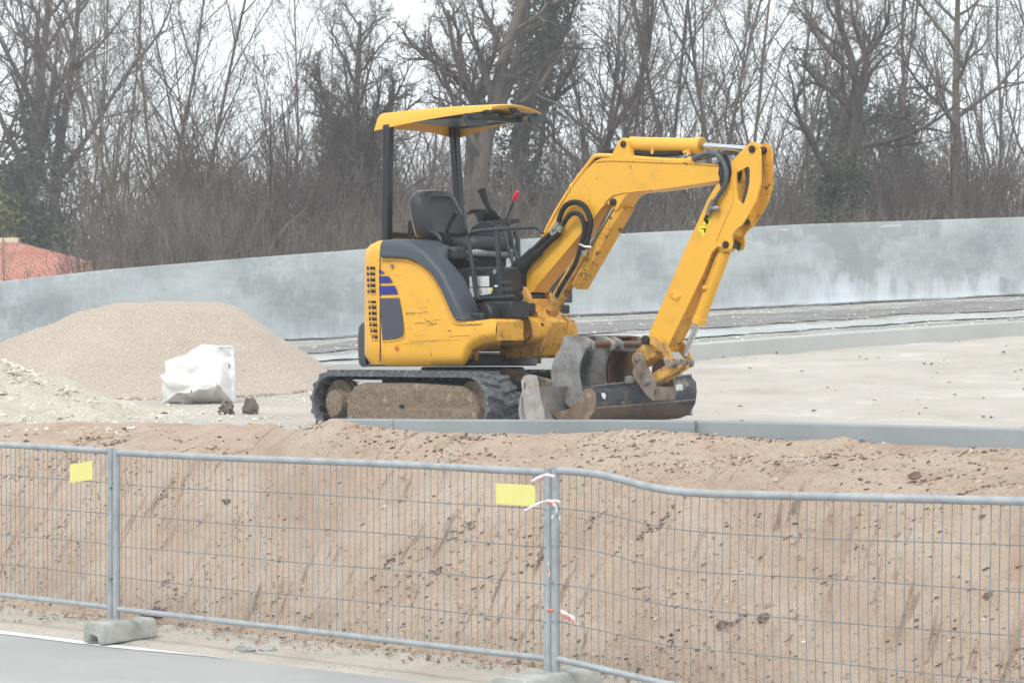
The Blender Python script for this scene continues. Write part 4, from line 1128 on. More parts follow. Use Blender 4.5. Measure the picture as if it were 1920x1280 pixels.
for a, b in ((908, 128), (1125, 132)):
    p = M(*c3(a, b), -.03); po.cyl(p + Vector((0, 0, .02)), p - Vector((0, 0, .035)), .014, n=10)
po.cyl(M(*c3(1095, 148), -.03), M(*c3(1135, 134), -.03), .013, n=10); po.build('port', m_yelc, acyl)
# boom cylinder with its rod guard
bc = MB(); A_ = M(*c3(318, 1150), -.02); A_ = M(*c1(1462, 672), 0); B_ = M(*c3(510, 740), 0); d = (B_ - A_).normalized()
bc.cyl(A_ + d * .05, A_ + (B_ - A_) * .995, .056, n=28); bc.cyl((A_.x, -.09, A_.z), (A_.x, .09, A_.z), .058, n=24); bc.cyl(B_ - d * .03, B_ + d * .02, .064, n=28)
bcyl = bc.build('boom_cylinder', m_yel3, boom, bevel=.004)
C_ = M(*c3(690, 455), 0)
q = MB(); q.cyl(B_, C_, .024, n=20); q.build('rod', m_chrome, bcyl)
gd_ = MB()
g0, g1 = M(*c3(462, 945), 0), M(*c3(742, 462), 0); dd = (g1 - g0).normalized(); up = Vector((0, 1, 0)).cross(dd)
if up.z > 0: up = -up
up = dd.cross(Vector((0, 1, 0))); 
fwd = up if up.x > 0 else -up
for y in (-.062, .062): gd_.bar(g0 + fwd * .012 + Vector((0, y, 0)), g1 + fwd * .012 + Vector((0, y, 0)), .006, .060, up=fwd)
gd_.bar(g0 + fwd * .045, g1 + fwd * .045, .13, .006, up=fwd)
gd_.build('rod_guard', m_yel2, bcyl, bevel=.002)
pin(bcyl, A_, -.12, .12, .03)
# --- arm
aw = .155
AR = [(1490, 88), (1512, 82), (1538, 96), (1552, 130), (1556, 230), (1555, 330), (1530, 430), (1482, 520), (1442, 580), (1402, 612), (1382, 645), (1386, 692), (1378, 722), (1352, 735), (1330, 716), (1295, 710), (1262, 745), (1212, 870), (1120, 1060), (1020, 1262), (980, 1345), (900, 1330), (885, 1250), (900, 1200), (1000, 970), (1100, 730), (1180, 560), (1240, 425), (1290, 342), (1350, 322), (1356, 270), (1372, 212), (1430, 150)]
HO = [(1408, 268), (1480, 228), (1492, 250), (1488, 330), (1474, 400), (1456, 452), (1440, 455), (1418, 430), (1408, 340)]
arm = MB(); arm.prism(pl(AR, -aw/2, c3), -aw/2, -aw/2 + .016, [pl(HO, -aw/2, c3)])
armo = arm.build('arm', m_yel, boom, bevel=.0)
arm2 = MB(); arm2.prism(pl(AR, -aw/2, c3), aw/2 - .016, aw/2, [pl(HO, -aw/2, c3)]); arm2.build('arm_far_plate', m_yel2, armo)
web = MB(); WB = [(1395, 330), (1405, 460), (1375, 640), (1310, 700), (1262, 738), (1212, 862), (1120, 1052), (1020, 1254), (980, 1340), (903, 1324), (890, 1250), (905, 1202), (1004, 972), (1104, 732), (1184, 562), (1244, 430), (1294, 350)]
web.prism(pl(WB, -aw/2, c3), -aw/2 + .016, aw/2 - .016); web.build('arm_box', m_yel2, armo)
wl_ = MB(); wl_.tube(smooth_path([M(*c3(*q), -aw/2 - .001) for q in [(1385, 320), (1392, 430), (1340, 560), (1290, 680)]], 5), .003, 5); wl_.build('weld_bead', m_yel2, armo)
bp = MB(); p = M(*c3(1340, 268), -aw/2); bp.cyl((p.x, -aw/2 - .012, p.z), (p.x, aw/2 + .012, p.z), .050, n=24); bp.build('elbow_pivot', m_black, armo, bevel=.004)
gs_ = MB(); gs_.ball((p.x - .0, -aw/2 - .004, p.z), .075, 12, 6, (.7, .12, 1.5), .25, rs_); gs_.build('grease_patch', m_rubber, armo)
pin(armo, M(*c3(1506, 128), -aw/2), -aw/2 - .012, aw/2 + .012, .026); pin(armo, M(*c3(1348, 700), -aw/2), -aw/2 - .012, aw/2 + .012, .026)
# black chipped paint on the front edge of the far plate
cg_ = MB(); cg_.box(M(*c3(1440, 540), 0) , (.03, aw - .04, .10), Matrix.Rotation(R(-35), 3, 'Y')); cg_.build('worn_gusset', m_black, armo, bevel=.004)
bs_ = MB(); bs_.bar(M(*c3(1012, 985), -aw/2 - .004), M(*c3(1066, 1022), -aw/2 - .004), .012, .045, up=(0, 0, 1)); 
for a, b in ((1022, 992), (1052, 1018)): q = M(*c3(a, b), -aw/2 - .012); bs_.cyl((q.x, q.y - .008, q.z), (q.x, q.y, q.z), .008, n=8)
bs_.build('bolt_plate', m_yelc, armo, bevel=.002)
dcl = MB(); dcl.add([M(*c3(*q), -aw/2 - .0015) for q in [(1222, 530), (1262, 540), (1244, 590), (1206, 578)]], [(0,1,2,3)]); dcl.add([M(*c3(*q), -aw/2 - .0015) for q in [(1196, 585), (1240, 596), (1214, 652), (1180, 605)]], [(0,1,2,3)])
dcl.build('warning_sticker', m_labyel, armo, smooth=0, fix=False)
dbl = MB()
for qd in ([(1216, 540), (1228, 536), (1238, 566), (1226, 574)], [(1224, 560), (1244, 552), (1240, 582), (1236, 580)], [(1200, 600), (1226, 606), (1224, 612), (1198, 606)], [(1220, 602), (1230, 600), (1222, 630), (1214, 626)]):
    dbl.add([M(*c3(*q), -aw/2 - .0025) for q in qd], [(0,1,2,3)])
dbl.build('sticker_symbol', m_dkhole, armo, smooth=0, fix=False)
# arm hoses and stop valve
ah = MB(); ah.tube(smooth_path([M(*c3(*q), -aw/2 - .03) for q in [(1150, 186), (1205, 162), (1262, 152), (1310, 176), (1342, 230), (1352, 300), (1332, 360), (1300, 410), (1272, 450)]], 6), .017, 10); ah.build('arm_hose', m_hose2, armo, smooth=180)
ah = MB(); ah.tube(smooth_path([M(*c3(*q), .02) for q in [(1150, 192), (1230, 175), (1310, 158), (1370, 148), (1430, 165), (1470, 230), (1478, 320), (1462, 420), (1440, 470)]], 6), .015, 10); ah.build('arm_hose', m_hose2, armo, smooth=180)
vf = MB(); vf.cyl(M(*c3(1276, 440), -aw/2 - .03), M(*c3(1246, 492), -aw/2 - .025), .024, n=8); vf.cyl(M(*c3(1246, 492), -aw/2 - .025), M(*c3(1238, 520), -aw/2 - .02), .018, n=8); vf.ball(M(*c3(1285, 482), -aw/2 - .03), .032, 8, 6, (1.2, .7, .7)); vf.build('stop_valve', m_steel, armo, smooth=30)
vk = MB(); vk.tube(smooth_path([M(*c3(*q), -aw/2 - .02) for q in [(1238, 515), (1226, 545), (1222, 560)]], 4), .012, 8); vk.build('valve_tail', m_hose, armo)
# bucket cylinder in front of the arm
P0_, P1_, P2_ = M(*c3(1352, 712), 0), M(*c3(1180, 1172), 0), M(*c4(1600, 440), 0)
bkc = MB(); d = (P1_ - P0_).normalized(); bkc.cyl(P0_ + d * .04, P1_, .045, n=28); bkc.cyl(P1_ - d * .05, P1_, .050, n=28); bkc.cyl((P0_.x, -.05, P0_.z), (P0_.x, .05, P0_.z), .042, n=20)
bko = bkc.build('bucket_cylinder', m_yel, armo, bevel=.004)
q = MB(); q.cyl(P1_ - d * .02, P2_, .021, n=20); q.build('rod', m_chrome, bko)
ln_ = MB(); ln_.tube([M(*c3(1308, 742), -.03), M(*c3(1285, 800), -.04), M(*c3(1228, 950), -.04)], .011, 8); ln_.ball(M(*c3(1222, 960), -.045), .022, 8, 6); ln_.build('side_pipe', m_yel2, bko)
# linkage
lk_ = MB()
for y, dyy in ((-.115, 0), (.10, 0)):
    P = pl([(1290, 300), (1325, 285), (1380, 300), (1440, 340), (1480, 400), (1502, 460), (1500, 495), (1470, 500), (1450, 470), (1410, 415), (1350, 365), (1310, 345), (1290, 330)], -.115, c4)
    lk_.prism(P, y, y + .022)
lk_.build('rocker_link', m_yel3, armo, bevel=.003)
kx = M(*c4(1486, 505), -.115)
kn = MB(); kn.cyl((kx.x, -.13, kx.z), (kx.x, .14, kx.z), .022, n=18)
for y in (-.118, -.05, .01, .07, .115): kn.cyl((kx.x, y - .018, kx.z), (kx.x, y + .018, kx.z), .031, n=20)
kn.build('knuckle_pin', m_ear, armo, bevel=.003)
pl_ = M(*ch(395, 240), -.115); pn = MB(); pn.cyl((pl_.x, -.135, pl_.z), (pl_.x, .135, pl_.z), .034, n=20); pn.build('link_pin', m_pin, armo, bevel=.003)
gx = M(*ch(410, 735), -.09)
tl = MB(); tl.bar((kx.x + .02, -.03, kx.z), (gx.x - .02, -.03, gx.z + .0), .05, .075, up=(1, 0, 1)); tl.bar((kx.x + .02, .055, kx.z), (gx.x - .02, .055, gx.z), .04, .075, up=(1, 0, 1)); tl.build('tipping_link', m_yel3, armo, bevel=.006)
tb = MB(); e0 = M(*ch(440, 400), -.06); e1 = M(*ch(300, 470), -.06); tb.bar((e0.x + .03, 0, e0.z + .05), (e1.x + .01, 0, e1.z + .01), .13, .13, up=(1, 0, 1)); tb.cyl((e1.x, -.075, e1.z), (e1.x, .075, e1.z), .055, n=20); tb.build('arm_nose', m_yel3, armo, bevel=.01)

# --- ditching bucket on the arm
bw = .575
yn = -bw
def pn_(lst, y=yn): return pl(lst, y, c4)
# outer profile traced on the near end
PO = pn_([(870, 700), (905, 735), (912, 800), (900, 880), (868, 930), (820, 968), (740, 985), (655, 962), (600, 925), (556, 882)])
PO = [Vector((x, 0, z)) for x, z in PO]
PO = smooth_path([(p.x, 0, p.z) for p in PO], 3)
zmin = min(p.z for p in PO); PO = [Vector((p.x, 0, max(p.z, .035))) for p in PO]
bu = MB(); th = .014
cen_ = Vector((sum(p.x for p in PO) / len(PO) - .02, 0, sum(p.z for p in PO) / len(PO) + .06))
PI_ = [p + (cen_ - p).normalized() * th for p in PO]
loop = [(p.x, p.z) for p in PO] + [(p.x, p.z) for p in reversed(PI_)]
bu.prism(loop, -bw, bw)
ztop_ = max(p.z for p in PO)
def tilt(mb): mb.v = [(x, y, z + (y + bw) * .062 * min(1.1, max(0, (z - .03) / (ztop_ - .03)))) for x, y, z in mb.v]
tilt(bu)
bucket = bu.build('ditching_bucket', m_bktblk, armo, smooth=40)
for y in (-bw - .012, bw):
    e = MB(); k = pn_([(870, 700), (905, 735), (912, 800), (900, 880), (868, 930), (820, 968), (740, 985), (655, 962), (600, 925), (556, 882), (620, 882), (700, 862), (760, 820), (795, 770), (815, 720), (840, 700)])
    k = [(x, max(z, .03)) for x, z in k]
    e.prism(k, y, y + .012); tilt(e); e.build('end_plate', m_mudplate if y < 0 else m_bktblk, bucket)
rb = MB(); rb.bar((PO[0].x, -bw, PO[0].z), (PO[0].x, bw, PO[0].z), .03, .03, up=(0, 0, 1)); tilt(rb); rb.build('top_rim', m_bktblk, bucket, bevel=.006)
wb_ = MB(); wb_.tube([(PO[8].x + .001, -bw, PO[8].z), (PO[8].x + .001, bw, PO[8].z)], .006, 6); tilt(wb_); wb_.build('weld_seam', m_mudplate, bucket)
wr_ = MB(); wr_.tube([(PO[0].x + .004, -bw, PO[0].z + .014), (PO[0].x + .004, bw, PO[0].z + .014)], .005, 6); tilt(wr_); wr_.build('worn_edge', m_bktgrey, bucket)
xm_ = max(p.x for p in PO) + .006
pm_ = MB(); pm_.add([MX(*c4(*q), xm_) for q in [(948, 738), (972, 733), (986, 752), (980, 786), (962, 778), (952, 760)]], [tuple(range(6))]); pm_.build('paint_mark', m_white, bucket, smooth=0, fix=False)
# hanger: two ears on a shared saddle
EAR = [(232, 425), (258, 396), (300, 390), (335, 408), (360, 470), (395, 560), (440, 640), (480, 690), (496, 760), (486, 840), (470, 880), (478, 968), (395, 905), (318, 800), (258, 710), (228, 640), (226, 590), (242, 500)]
for y in (-.125, .10):
    e = MB(); e.prism(pl(EAR, -.125, ch), y, y + .025); e.build('bucket_ear', m_ear, bucket, bevel=.004)
sd_ = MB(); s0 = M(*ch(460, 930), -.125); s0b = M(*ch(330, 800), -.125)
sd_.prism(pl([(420, 840), (470, 800), (492, 800), (500, 880), (480, 968), (430, 930)], -.125, ch), -.10, .125); sd_.build('saddle_plate', m_ear, bucket, bevel=.006)
for q_ in ((285, 465), (410, 735)):
    p = M(*ch(*q_), -.125); b = MB(); b.cyl((p.x, -.138, p.z), (p.x, .14, p.z), .022 if q_[0] > 300 else .018, n=20); b.cyl((p.x, -.146, p.z), (p.x, -.13, p.z), .012, n=12); b.build('bucket_pin', m_bktgrey, bucket, bevel=.003)
rk = MB(); p = M(*ch(205, 715), -.2); rk.cyl((p.x, -.235, p.z), (p.x, -.185, p.z), .028, n=20); rk.build('lifting_eye', m_bktgrey, bucket, bevel=.005)
lbm = MB(); x_ = PO[1].x + .022; 
pz = M(*ch(790, 805), .30)
def backface(u, v):                           # point on the upper back plate
    best = None
    for i in range(len(PO) - 1):
        pass
    return None
q4 = [MX(*ch(*q), max(p.x for p in PO) + .006) for q in [(744, 770), (830, 768), (836, 838), (754, 846)]]
lbm.add(q4, [(0,1,2,3)]); lbm.build('paper_label', m_white, bucket, smooth=0, fix=False)

# --- canopy
def canz(t): return 0
rx0, rx1 = -.62, .46
p_r = M(707, 242, -.45); zr = p_r.z
TOPR = M(721, 213, -.45).z; TOPF = M(925, 199, -.28).z
cn = MB(); NX, NYc = 60, 49
def hw(t): return .46 + (.29 - .46) * t ** 1.2
def cfn_(i, j, low=0):
    t = i / (NX - 1); s = -1 + 2 * j / (NYc - 1)
    x = rx0 + (rx1 - rx0) * t; y = hw(t) * s
    top = TOPR + (TOPF - TOPR) * t + .035 * (1 - s * s) + .012 * math.sin(PI * t)
    rimh = (.125 * (1 - t) + .028 * t)
    ed = max(abs(s), abs(2 * t - 1) if t > .5 else (1 - 2 * t if t < .5 else 0))
    k = max(0, (abs(s) - .88) / .12); k2 = max(0, (.075 - t) / .075); k3 = max(0, (t - .95) / .05)
    drop = min(1, math.sqrt(k**4 + k2**4 + (k3*.8)**4))
    z = top - rimh * (1 - math.sqrt(max(0, 1 - drop ** 2.2)))
    if low: z = min(z - .012, top - .035) if drop < .6 else z - .004
    return Vector((x, y, z))
for low in (0, 1): cn.grid(lambda i, j: cfn_(i, j, low), NX, NYc)
b0n = NX * NYc
def edge(ids):
    for a, b in zip(ids, ids[1:]): cn.f.append((a, b, b + b0n, a + b0n))
edge([i * NYc for i in range(NX)]); edge([i * NYc + NYc - 1 for i in range(NX)]); edge(list(range(NYc))); edge([(NX - 1) * NYc + j for j in range(NYc)])
can = cn.build('canopy', m_yelc, EX, smooth=60)
uf = MB()
for s in (-1, 1):
    uf.bar((rx0 + .12, s * .36, TOPR - .05), (rx1 - .16, s * .23, TOPF - .045), .05, .04)
uf.bar((rx1 - .2, -.26, TOPF - .06), (rx1 - .2, .26, TOPF - .06), .05, .04)
uf.box((-.12, 0, TOPR - .045), (.72, .60, .02)); uf.build('canopy_frame', m_black, can, bevel=.006)
for (u0, u1, v1, y, z_top) in ((723, 725, 450, -.42, 0), (851, 868, 452, .40, 0)):
    a = M(u0 , 250, y); b = M(u1, v1, y); m = MB(); m.tube([Vector((a.x, y, zr + .06)), Vector((a.x, y, a.z)), Vector((b.x, y, 1.30))], .036, 4) if False else m.bar((a.x + (.0 if y > 0 else .03), y, zr + (.09 if y > 0 else .03)), (b.x, y, 1.30), .068, .068, up=(1, 0, 0))
    m.build('canopy_post', m_black, can, bevel=.012)
cbm = MB(); a = M(735, 445, -.42); cbm.tube([Vector((-.50, -.40, 1.53)), Vector((-.50, .40, 1.53))], .028, 10); cbm.build('post_crossbar', m_black, can)
# mirrors / lamps under the canopy front
def flatpoly(lst, y, th_, name, mat, parent, conv=c2, fr=M):
    m = MB(); m.prism(pl(lst, y, conv), y - th_/2, y + th_/2); return m.build(name, mat, parent, bevel=.004)
mr = MB(); P = [MX(*c2(*q), .36) for q in [(716, 172), (735, 165), (880, 170), (893, 182), (893, 235), (880, 252), (790, 260), (752, 250), (735, 222)]]
def slab(P, d, name, mat, parent):
    m = MB(); n = len(P); d = Vector(d); m.add(list(P) + [p + d for p in P], [tuple(range(n)), tuple(range(2*n-1, n-1, -1))] + [(i, (i+1) % n, n + (i+1) % n, n + i) for i in range(n)])
    return m.build(name, mat, parent, bevel=.003)
slab(P, (.025, 0, 0), 'mirror', m_dark, can)
P = [MX(*c2(*q), .50) for q in [(1195, 195), (1240, 175), (1300, 168), (1316, 185), (1314, 225), (1290, 242), (1225, 246), (1205, 230)]]
slab(P, (.025, 0, 0), 'mirror', m_dark, can)
ma = MB(); ma.tube([MX(*c2(790, 190), .40), MX(*c2(860, 188), .42), MX(*c2(985, 180), .44)], .014, 8); ma.tube([MX(*c2(1100, 175), .46), MX(*c2(1150, 178), .50), MX(*c2(1270, 172), .54)], .013, 8)
ma.box(MX(*c2(820, 188), .42), (.04, .10, .035)); ma.box(MX(*c2(1195, 180), .52), (.04, .10, .03)); ma.build('mirror_arm', m_black, can)
mb_ = MB(); mb_.add([], [])
slab([MX(*c2(*q), .44) for q in [(1058, 128), (1100, 128), (1148, 170), (1140, 186), (1085, 172)]], (.02, 0, 0), 'mirror_bracket', m_rubber, can)
slab([MX(*c2(*q), .43) for q in [(876, 142), (930, 140), (948, 168), (880, 168)]], (.02, 0, 0), 'mirror_bracket', m_rubber, can)

# --- seat
st_ = empty('seat', (0, 0, 0)); st_.parent = EX
xb = -.30
def padmesh(outline, x, d, bul, name, mat, conv=c2, lean=0.0, sc=1):
    P = [MX(*conv(*q), x) for q in outline]; P = smooth_path(P + [P[0]], 3)[:-1]; n = len(P)
    c = sum(P, Vector()) / n; m = MB(); rings = [(1.0, 0), (1.0, d * .7), (.95, d), (.80, d + bul * .2), (.74, d + bul * .35), (.66, d + bul * .1), (.4, d + bul * .0), (.0, d)]
    b = []
    for k, (s, o) in enumerate(rings):
        for p in P: q = c + (p - c) * s; m.v.append((q.x + o + lean * (p.z - c.z) * s, q.y, q.z))
    for k in range(len(rings) - 1):
        for i in range(n):
            j = (i + 1) % n; m.f.append((k*n+i, k*n+j, (k+1)*n+j, (k+1)*n+i))
    m.f.append(tuple(range(n)))
    return m.build(name, mat, st_, smooth=60)
padmesh([(385, 760), (420, 733), (480, 727), (560, 730), (605, 745), (635, 800), (665, 880), (690, 950), (690, 1040), (680, 1085), (560, 1090), (420, 1080), (375, 1060), (355, 960), (350, 850), (358, 790)], xb, .10, .05, 'backrest', m_seat, lean=-.18)
padmesh([(372, 765), (415, 728), (480, 722), (560, 725), (600, 742), (630, 800), (655, 880), (670, 960), (670, 1060), (420, 1070), (362, 1060), (345, 960), (342, 850), (350, 790)], xb - .045, .05, .0, 'backrest_shell', m_seat2, lean=-.18)
cu = MB(); p = MX(*c2(820, 1110), .0)
cq = M(*c2(800, 1130), -.12); zc = cq.z
def cush(i, j):
    a = 2 * PI * i / 28; pr = [(.0, -.055), (.92, -.055), (1.0, -.02), (1.0, .03), (.95, .055), (.8, .068), (.5, .058), (0, .055)][j]
    e = 1 / (abs(math.cos(a)) ** 5 + abs(math.sin(a)) ** 5) ** .2
    return Vector((.02 + .27 * math.cos(a) * e * pr[0], -.03 + .235 * math.sin(a) * e * pr[0], zc + pr[1]))
cu.grid(cush, 28, 8, True); cu.build('cushion', m_seat, st_, smooth=60)
cb_ = MB(); cb_.box((.03, -.03, zc - .06), (.50, .44, .055)); cb_.build('cushion_trim', m_seat2, st_, bevel=.02)
sp_ = MB(); sp_.box((.0, -.03, zc - .14), (.42, .38, .11)); sp_.tube([(-.1, -.26, zc - .10), (.3, -.26, zc - .12)], .012, 6); sp_.cyl((.20, -.24, zc - .12), (.20, -.29, zc - .12), .03, n=14); sp_.build('suspension', m_rubber, st_, bevel=.01)
ars = MB(); ars.tube(smooth_path([M(*c2(*q), -.30) for q in [(372, 1085), (395, 1045), (430, 1030), (500, 1030), (540, 1045), (590, 1110), (640, 1165)]], 5), .016, 8); ars.build('side_rail', m_cuff, st_, smooth=180)
ab = MB(); ab.box(M(*c2(360, 1010), -.27), (.06, .05, .14)); ab.build('recliner', m_rubber, st_, bevel=.01)
# tank box under the seat with labels
tb_ = MB(); t0 = M(*c7(80, 720), -.33); t1 = M(*c7(410, 1040), -.33)
tb_.prism([(-.25, 1.0), (t1.x, 1.0), (t1.x, t0.z - .02), (t1.x - .02, t0.z), (-.25, t0.z)], -.33, .45); tbo = tb_.build('seat_box', m_cuff, EX, bevel=.01)
def lab(q, name, mat, y=-.333):
    m = MB(); m.add([M(*c7(*k), y) for k in q], [(0,1,2,3)]); return m.build(name, mat, tbo, smooth=0, fix=False)
lab([(95, 797), (270, 794), (272, 886), (98, 890)], 'white_label', m_white); lab([(98, 898), (302, 896), (290, 950), (100, 985)], 'white_label', m_white); lab([(280, 897), (304, 896), (303, 920), (285, 950)], 'yellow_label', m_labyel, -.334)
lab([(318, 874), (355, 873), (355, 890), (318, 891)], 'white_label', m_white); lab([(165, 748), (232, 748), (232, 772), (165, 772)], 'slot', m_dkhole)
lab([(196, 922), (208, 922), (208, 950), (196, 950)], 'red_print', NT('pale_red_print').out(srgb(222, 150, 160), .6), -.3345)
kk = MB(); k_ = M(*c7(330, 756), -.335); kk.cyl(k_, k_ + Vector((0, -.015, 0)), .018, n=14); kk.build('box_lock', m_zinc, tbo)
# consoles and levers
def bellows(a, b, r0, r1, name, parent, n=9):
    a, b = Vector(a), Vector(b); m = MB(); pts = []; rs2 = []
    for k in range(2 * n + 1):
        t = k / (2 * n); pts.append(a + (b - a) * t); rs2.append((r0 + (r1 - r0) * t) * (1.0 if k % 2 == 0 else .82))
    m.tube(pts, rs2, 14); return m.build(name, m_rubber, parent, smooth=0)
co = MB(); zcon = M(*c2(640, 1150), -.30)
con = MB(); con.box((zcon.x - .02, -.34, zcon.z - .04), (.34, .14, .10)); cono = con.build('right_console', m_cuff, EX, bevel=.02)
bellows(M(*c2(632, 1160), -.33), M(*c2(600, 1055), -.33), .055, .032, 'lever_gaiter', cono)
jl = MB(); jl.tube(smooth_path([M(*c2(*q), -.33) for q in [(600, 1055), (618, 1000), (645, 935), (668, 900), (678, 885)]], 4), [.016]*5 + [.018]*5 + [.022]*5 + [.026]*2, 10); jl.build('joystick', m_rubber, cono, smooth=180)
jr = MB(); jr.tube(smooth_path([M(*c2(*q), -.10) for q in [(446, 1020), (448, 980), (456, 940), (458, 915)]], 4), [.022]*4 + [.02]*4 + [.024]*5, 10); jr.build('belt_buckle', m_rubber, cono, smooth=180)
# left (far) console, tipped up, with its joystick
lc = MB(); ylc = .25
lc.prism(pl([(110, 470), (140, 420), (190, 350), (250, 315), (330, 305), (400, 330), (415, 400), (412, 480), (360, 520), (318, 560), (280, 545), (262, 500), (200, 470)], ylc, c7), ylc - .09, ylc + .09)
lco = lc.build('left_console', m_cuff, EX, bevel=.02)
bellows(M(*c7(305, 320), ylc), M(*c7(290, 225), ylc), .085, .035, 'lever_gaiter', lco, 7)
jl = MB(); jl.tube(smooth_path([M(*c7(*q), ylc) for q in [(290, 230), (270, 190), (245, 140), (222, 80), (208, 40), (204, 28)]], 4), [.024]*4 + [.022]*4 + [.026]*4 + [.03]*4 + [.036]*5, 10); jl.build('joystick', m_rubber, lco, smooth=180)
hr = MB(); hr.prism(pl([(85, 240), (130, 202), (225, 198), (232, 225), (228, 335), (205, 345), (190, 300), (165, 250), (135, 228), (90, 250)], ylc - .03, c7), ylc - .06, ylc); hr.build('wrist_rest', m_cuff, lco, bevel=.01)
cs = MB(); q = M(*c7(300, 560), .20); cs.box((q.x, .2, q.z - .15), (.12, .12, .5)); cs.build('console_stand', m_rubber, lco, bevel=.01)
rl = MB(); rl.tube(smooth_path([M(*c7(*q), -.05) for q in [(428, 300), (445, 240), (470, 180), (488, 128)]], 4), .008, 8); rlo = rl.build('blade_lever', m_rubber, EX, smooth=180)
rg_ = MB(); rg_.tube(smooth_path([M(*c7(*q), -.05) for q in [(488, 130), (500, 95), (518, 55), (524, 38)]], 4), [.010, .014, .016, .018, .018, .019, .019, .019, .019, .018, .017, .015, .009], 12); rg_.build('red_grip', m_red, rlo, smooth=180)
# travel levers with T-pads
tv = MB()
for dx, yy in ((0, .04), (48, .14)):
    tv.tube(smooth_path([M(*c7(a + dx, b), yy) for a, b in [(390, 320), (405, 400), (435, 520), (465, 620), (490, 700), (505, 790)]], 4), .015, 8)
    p = M(*c7(375 + dx * 1.9, 318), yy); tv.bar(p + Vector((-.09, 0, 0)), p + Vector((.09, 0, .01)), .03, .035)
tv.tube([M(*c7(500, 400), .2), M(*c7(525, 460), .2), M(*c7(530, 640), .2)], .02, 8)
tv.build('travel_lever', m_cuff, EX, smooth=50)
# guard rail
ry = -.40
gl = MB(); gl.tube(smooth_path([M(*c7(*q), ry) for q in [(165, 985), (150, 930), (118, 700), (90, 480), (92, 440), (115, 408), (200, 390), (330, 380), (520, 368), (650, 360), (700, 364), (730, 385), (742, 420)]], 4), .0155, 10)
gl.tube([M(*c7(162, 980), ry), M(*c7(185, 1002), ry), M(*c7(350, 985), ry), M(*c7(500, 975), ry)], .0155, 10)
gl.bar(M(*c7(340, 385), ry), M(*c7(378, 990), ry), .022, .034, up=(1, 0, 0)); gl.bar(M(*c7(385, 850), ry), M(*c7(470, 845), ry), .02, .02); gl.bar(M(*c7(390, 910), ry), M(*c7(480, 905), ry), .02, .02)
gl.tube([M(*c7(150, 720), ry + .01), M(*c7(168, 985), ry + .01)], .006, 6)
gl.build('guard_rail', m_cuff, EX, smooth=50)
ex2 = MB(); 
for a in ((400, 930), (440, 900), (470, 950)): ex2.box(M(*c7(*a), -.2), (.10, .08, .06))
ex2.bar(M(*c7(425, 800), -.1), M(*c7(500, 720), -.1), .03, .03); ex2.build('foot_pedal', m_rubber, EX, bevel=.01)

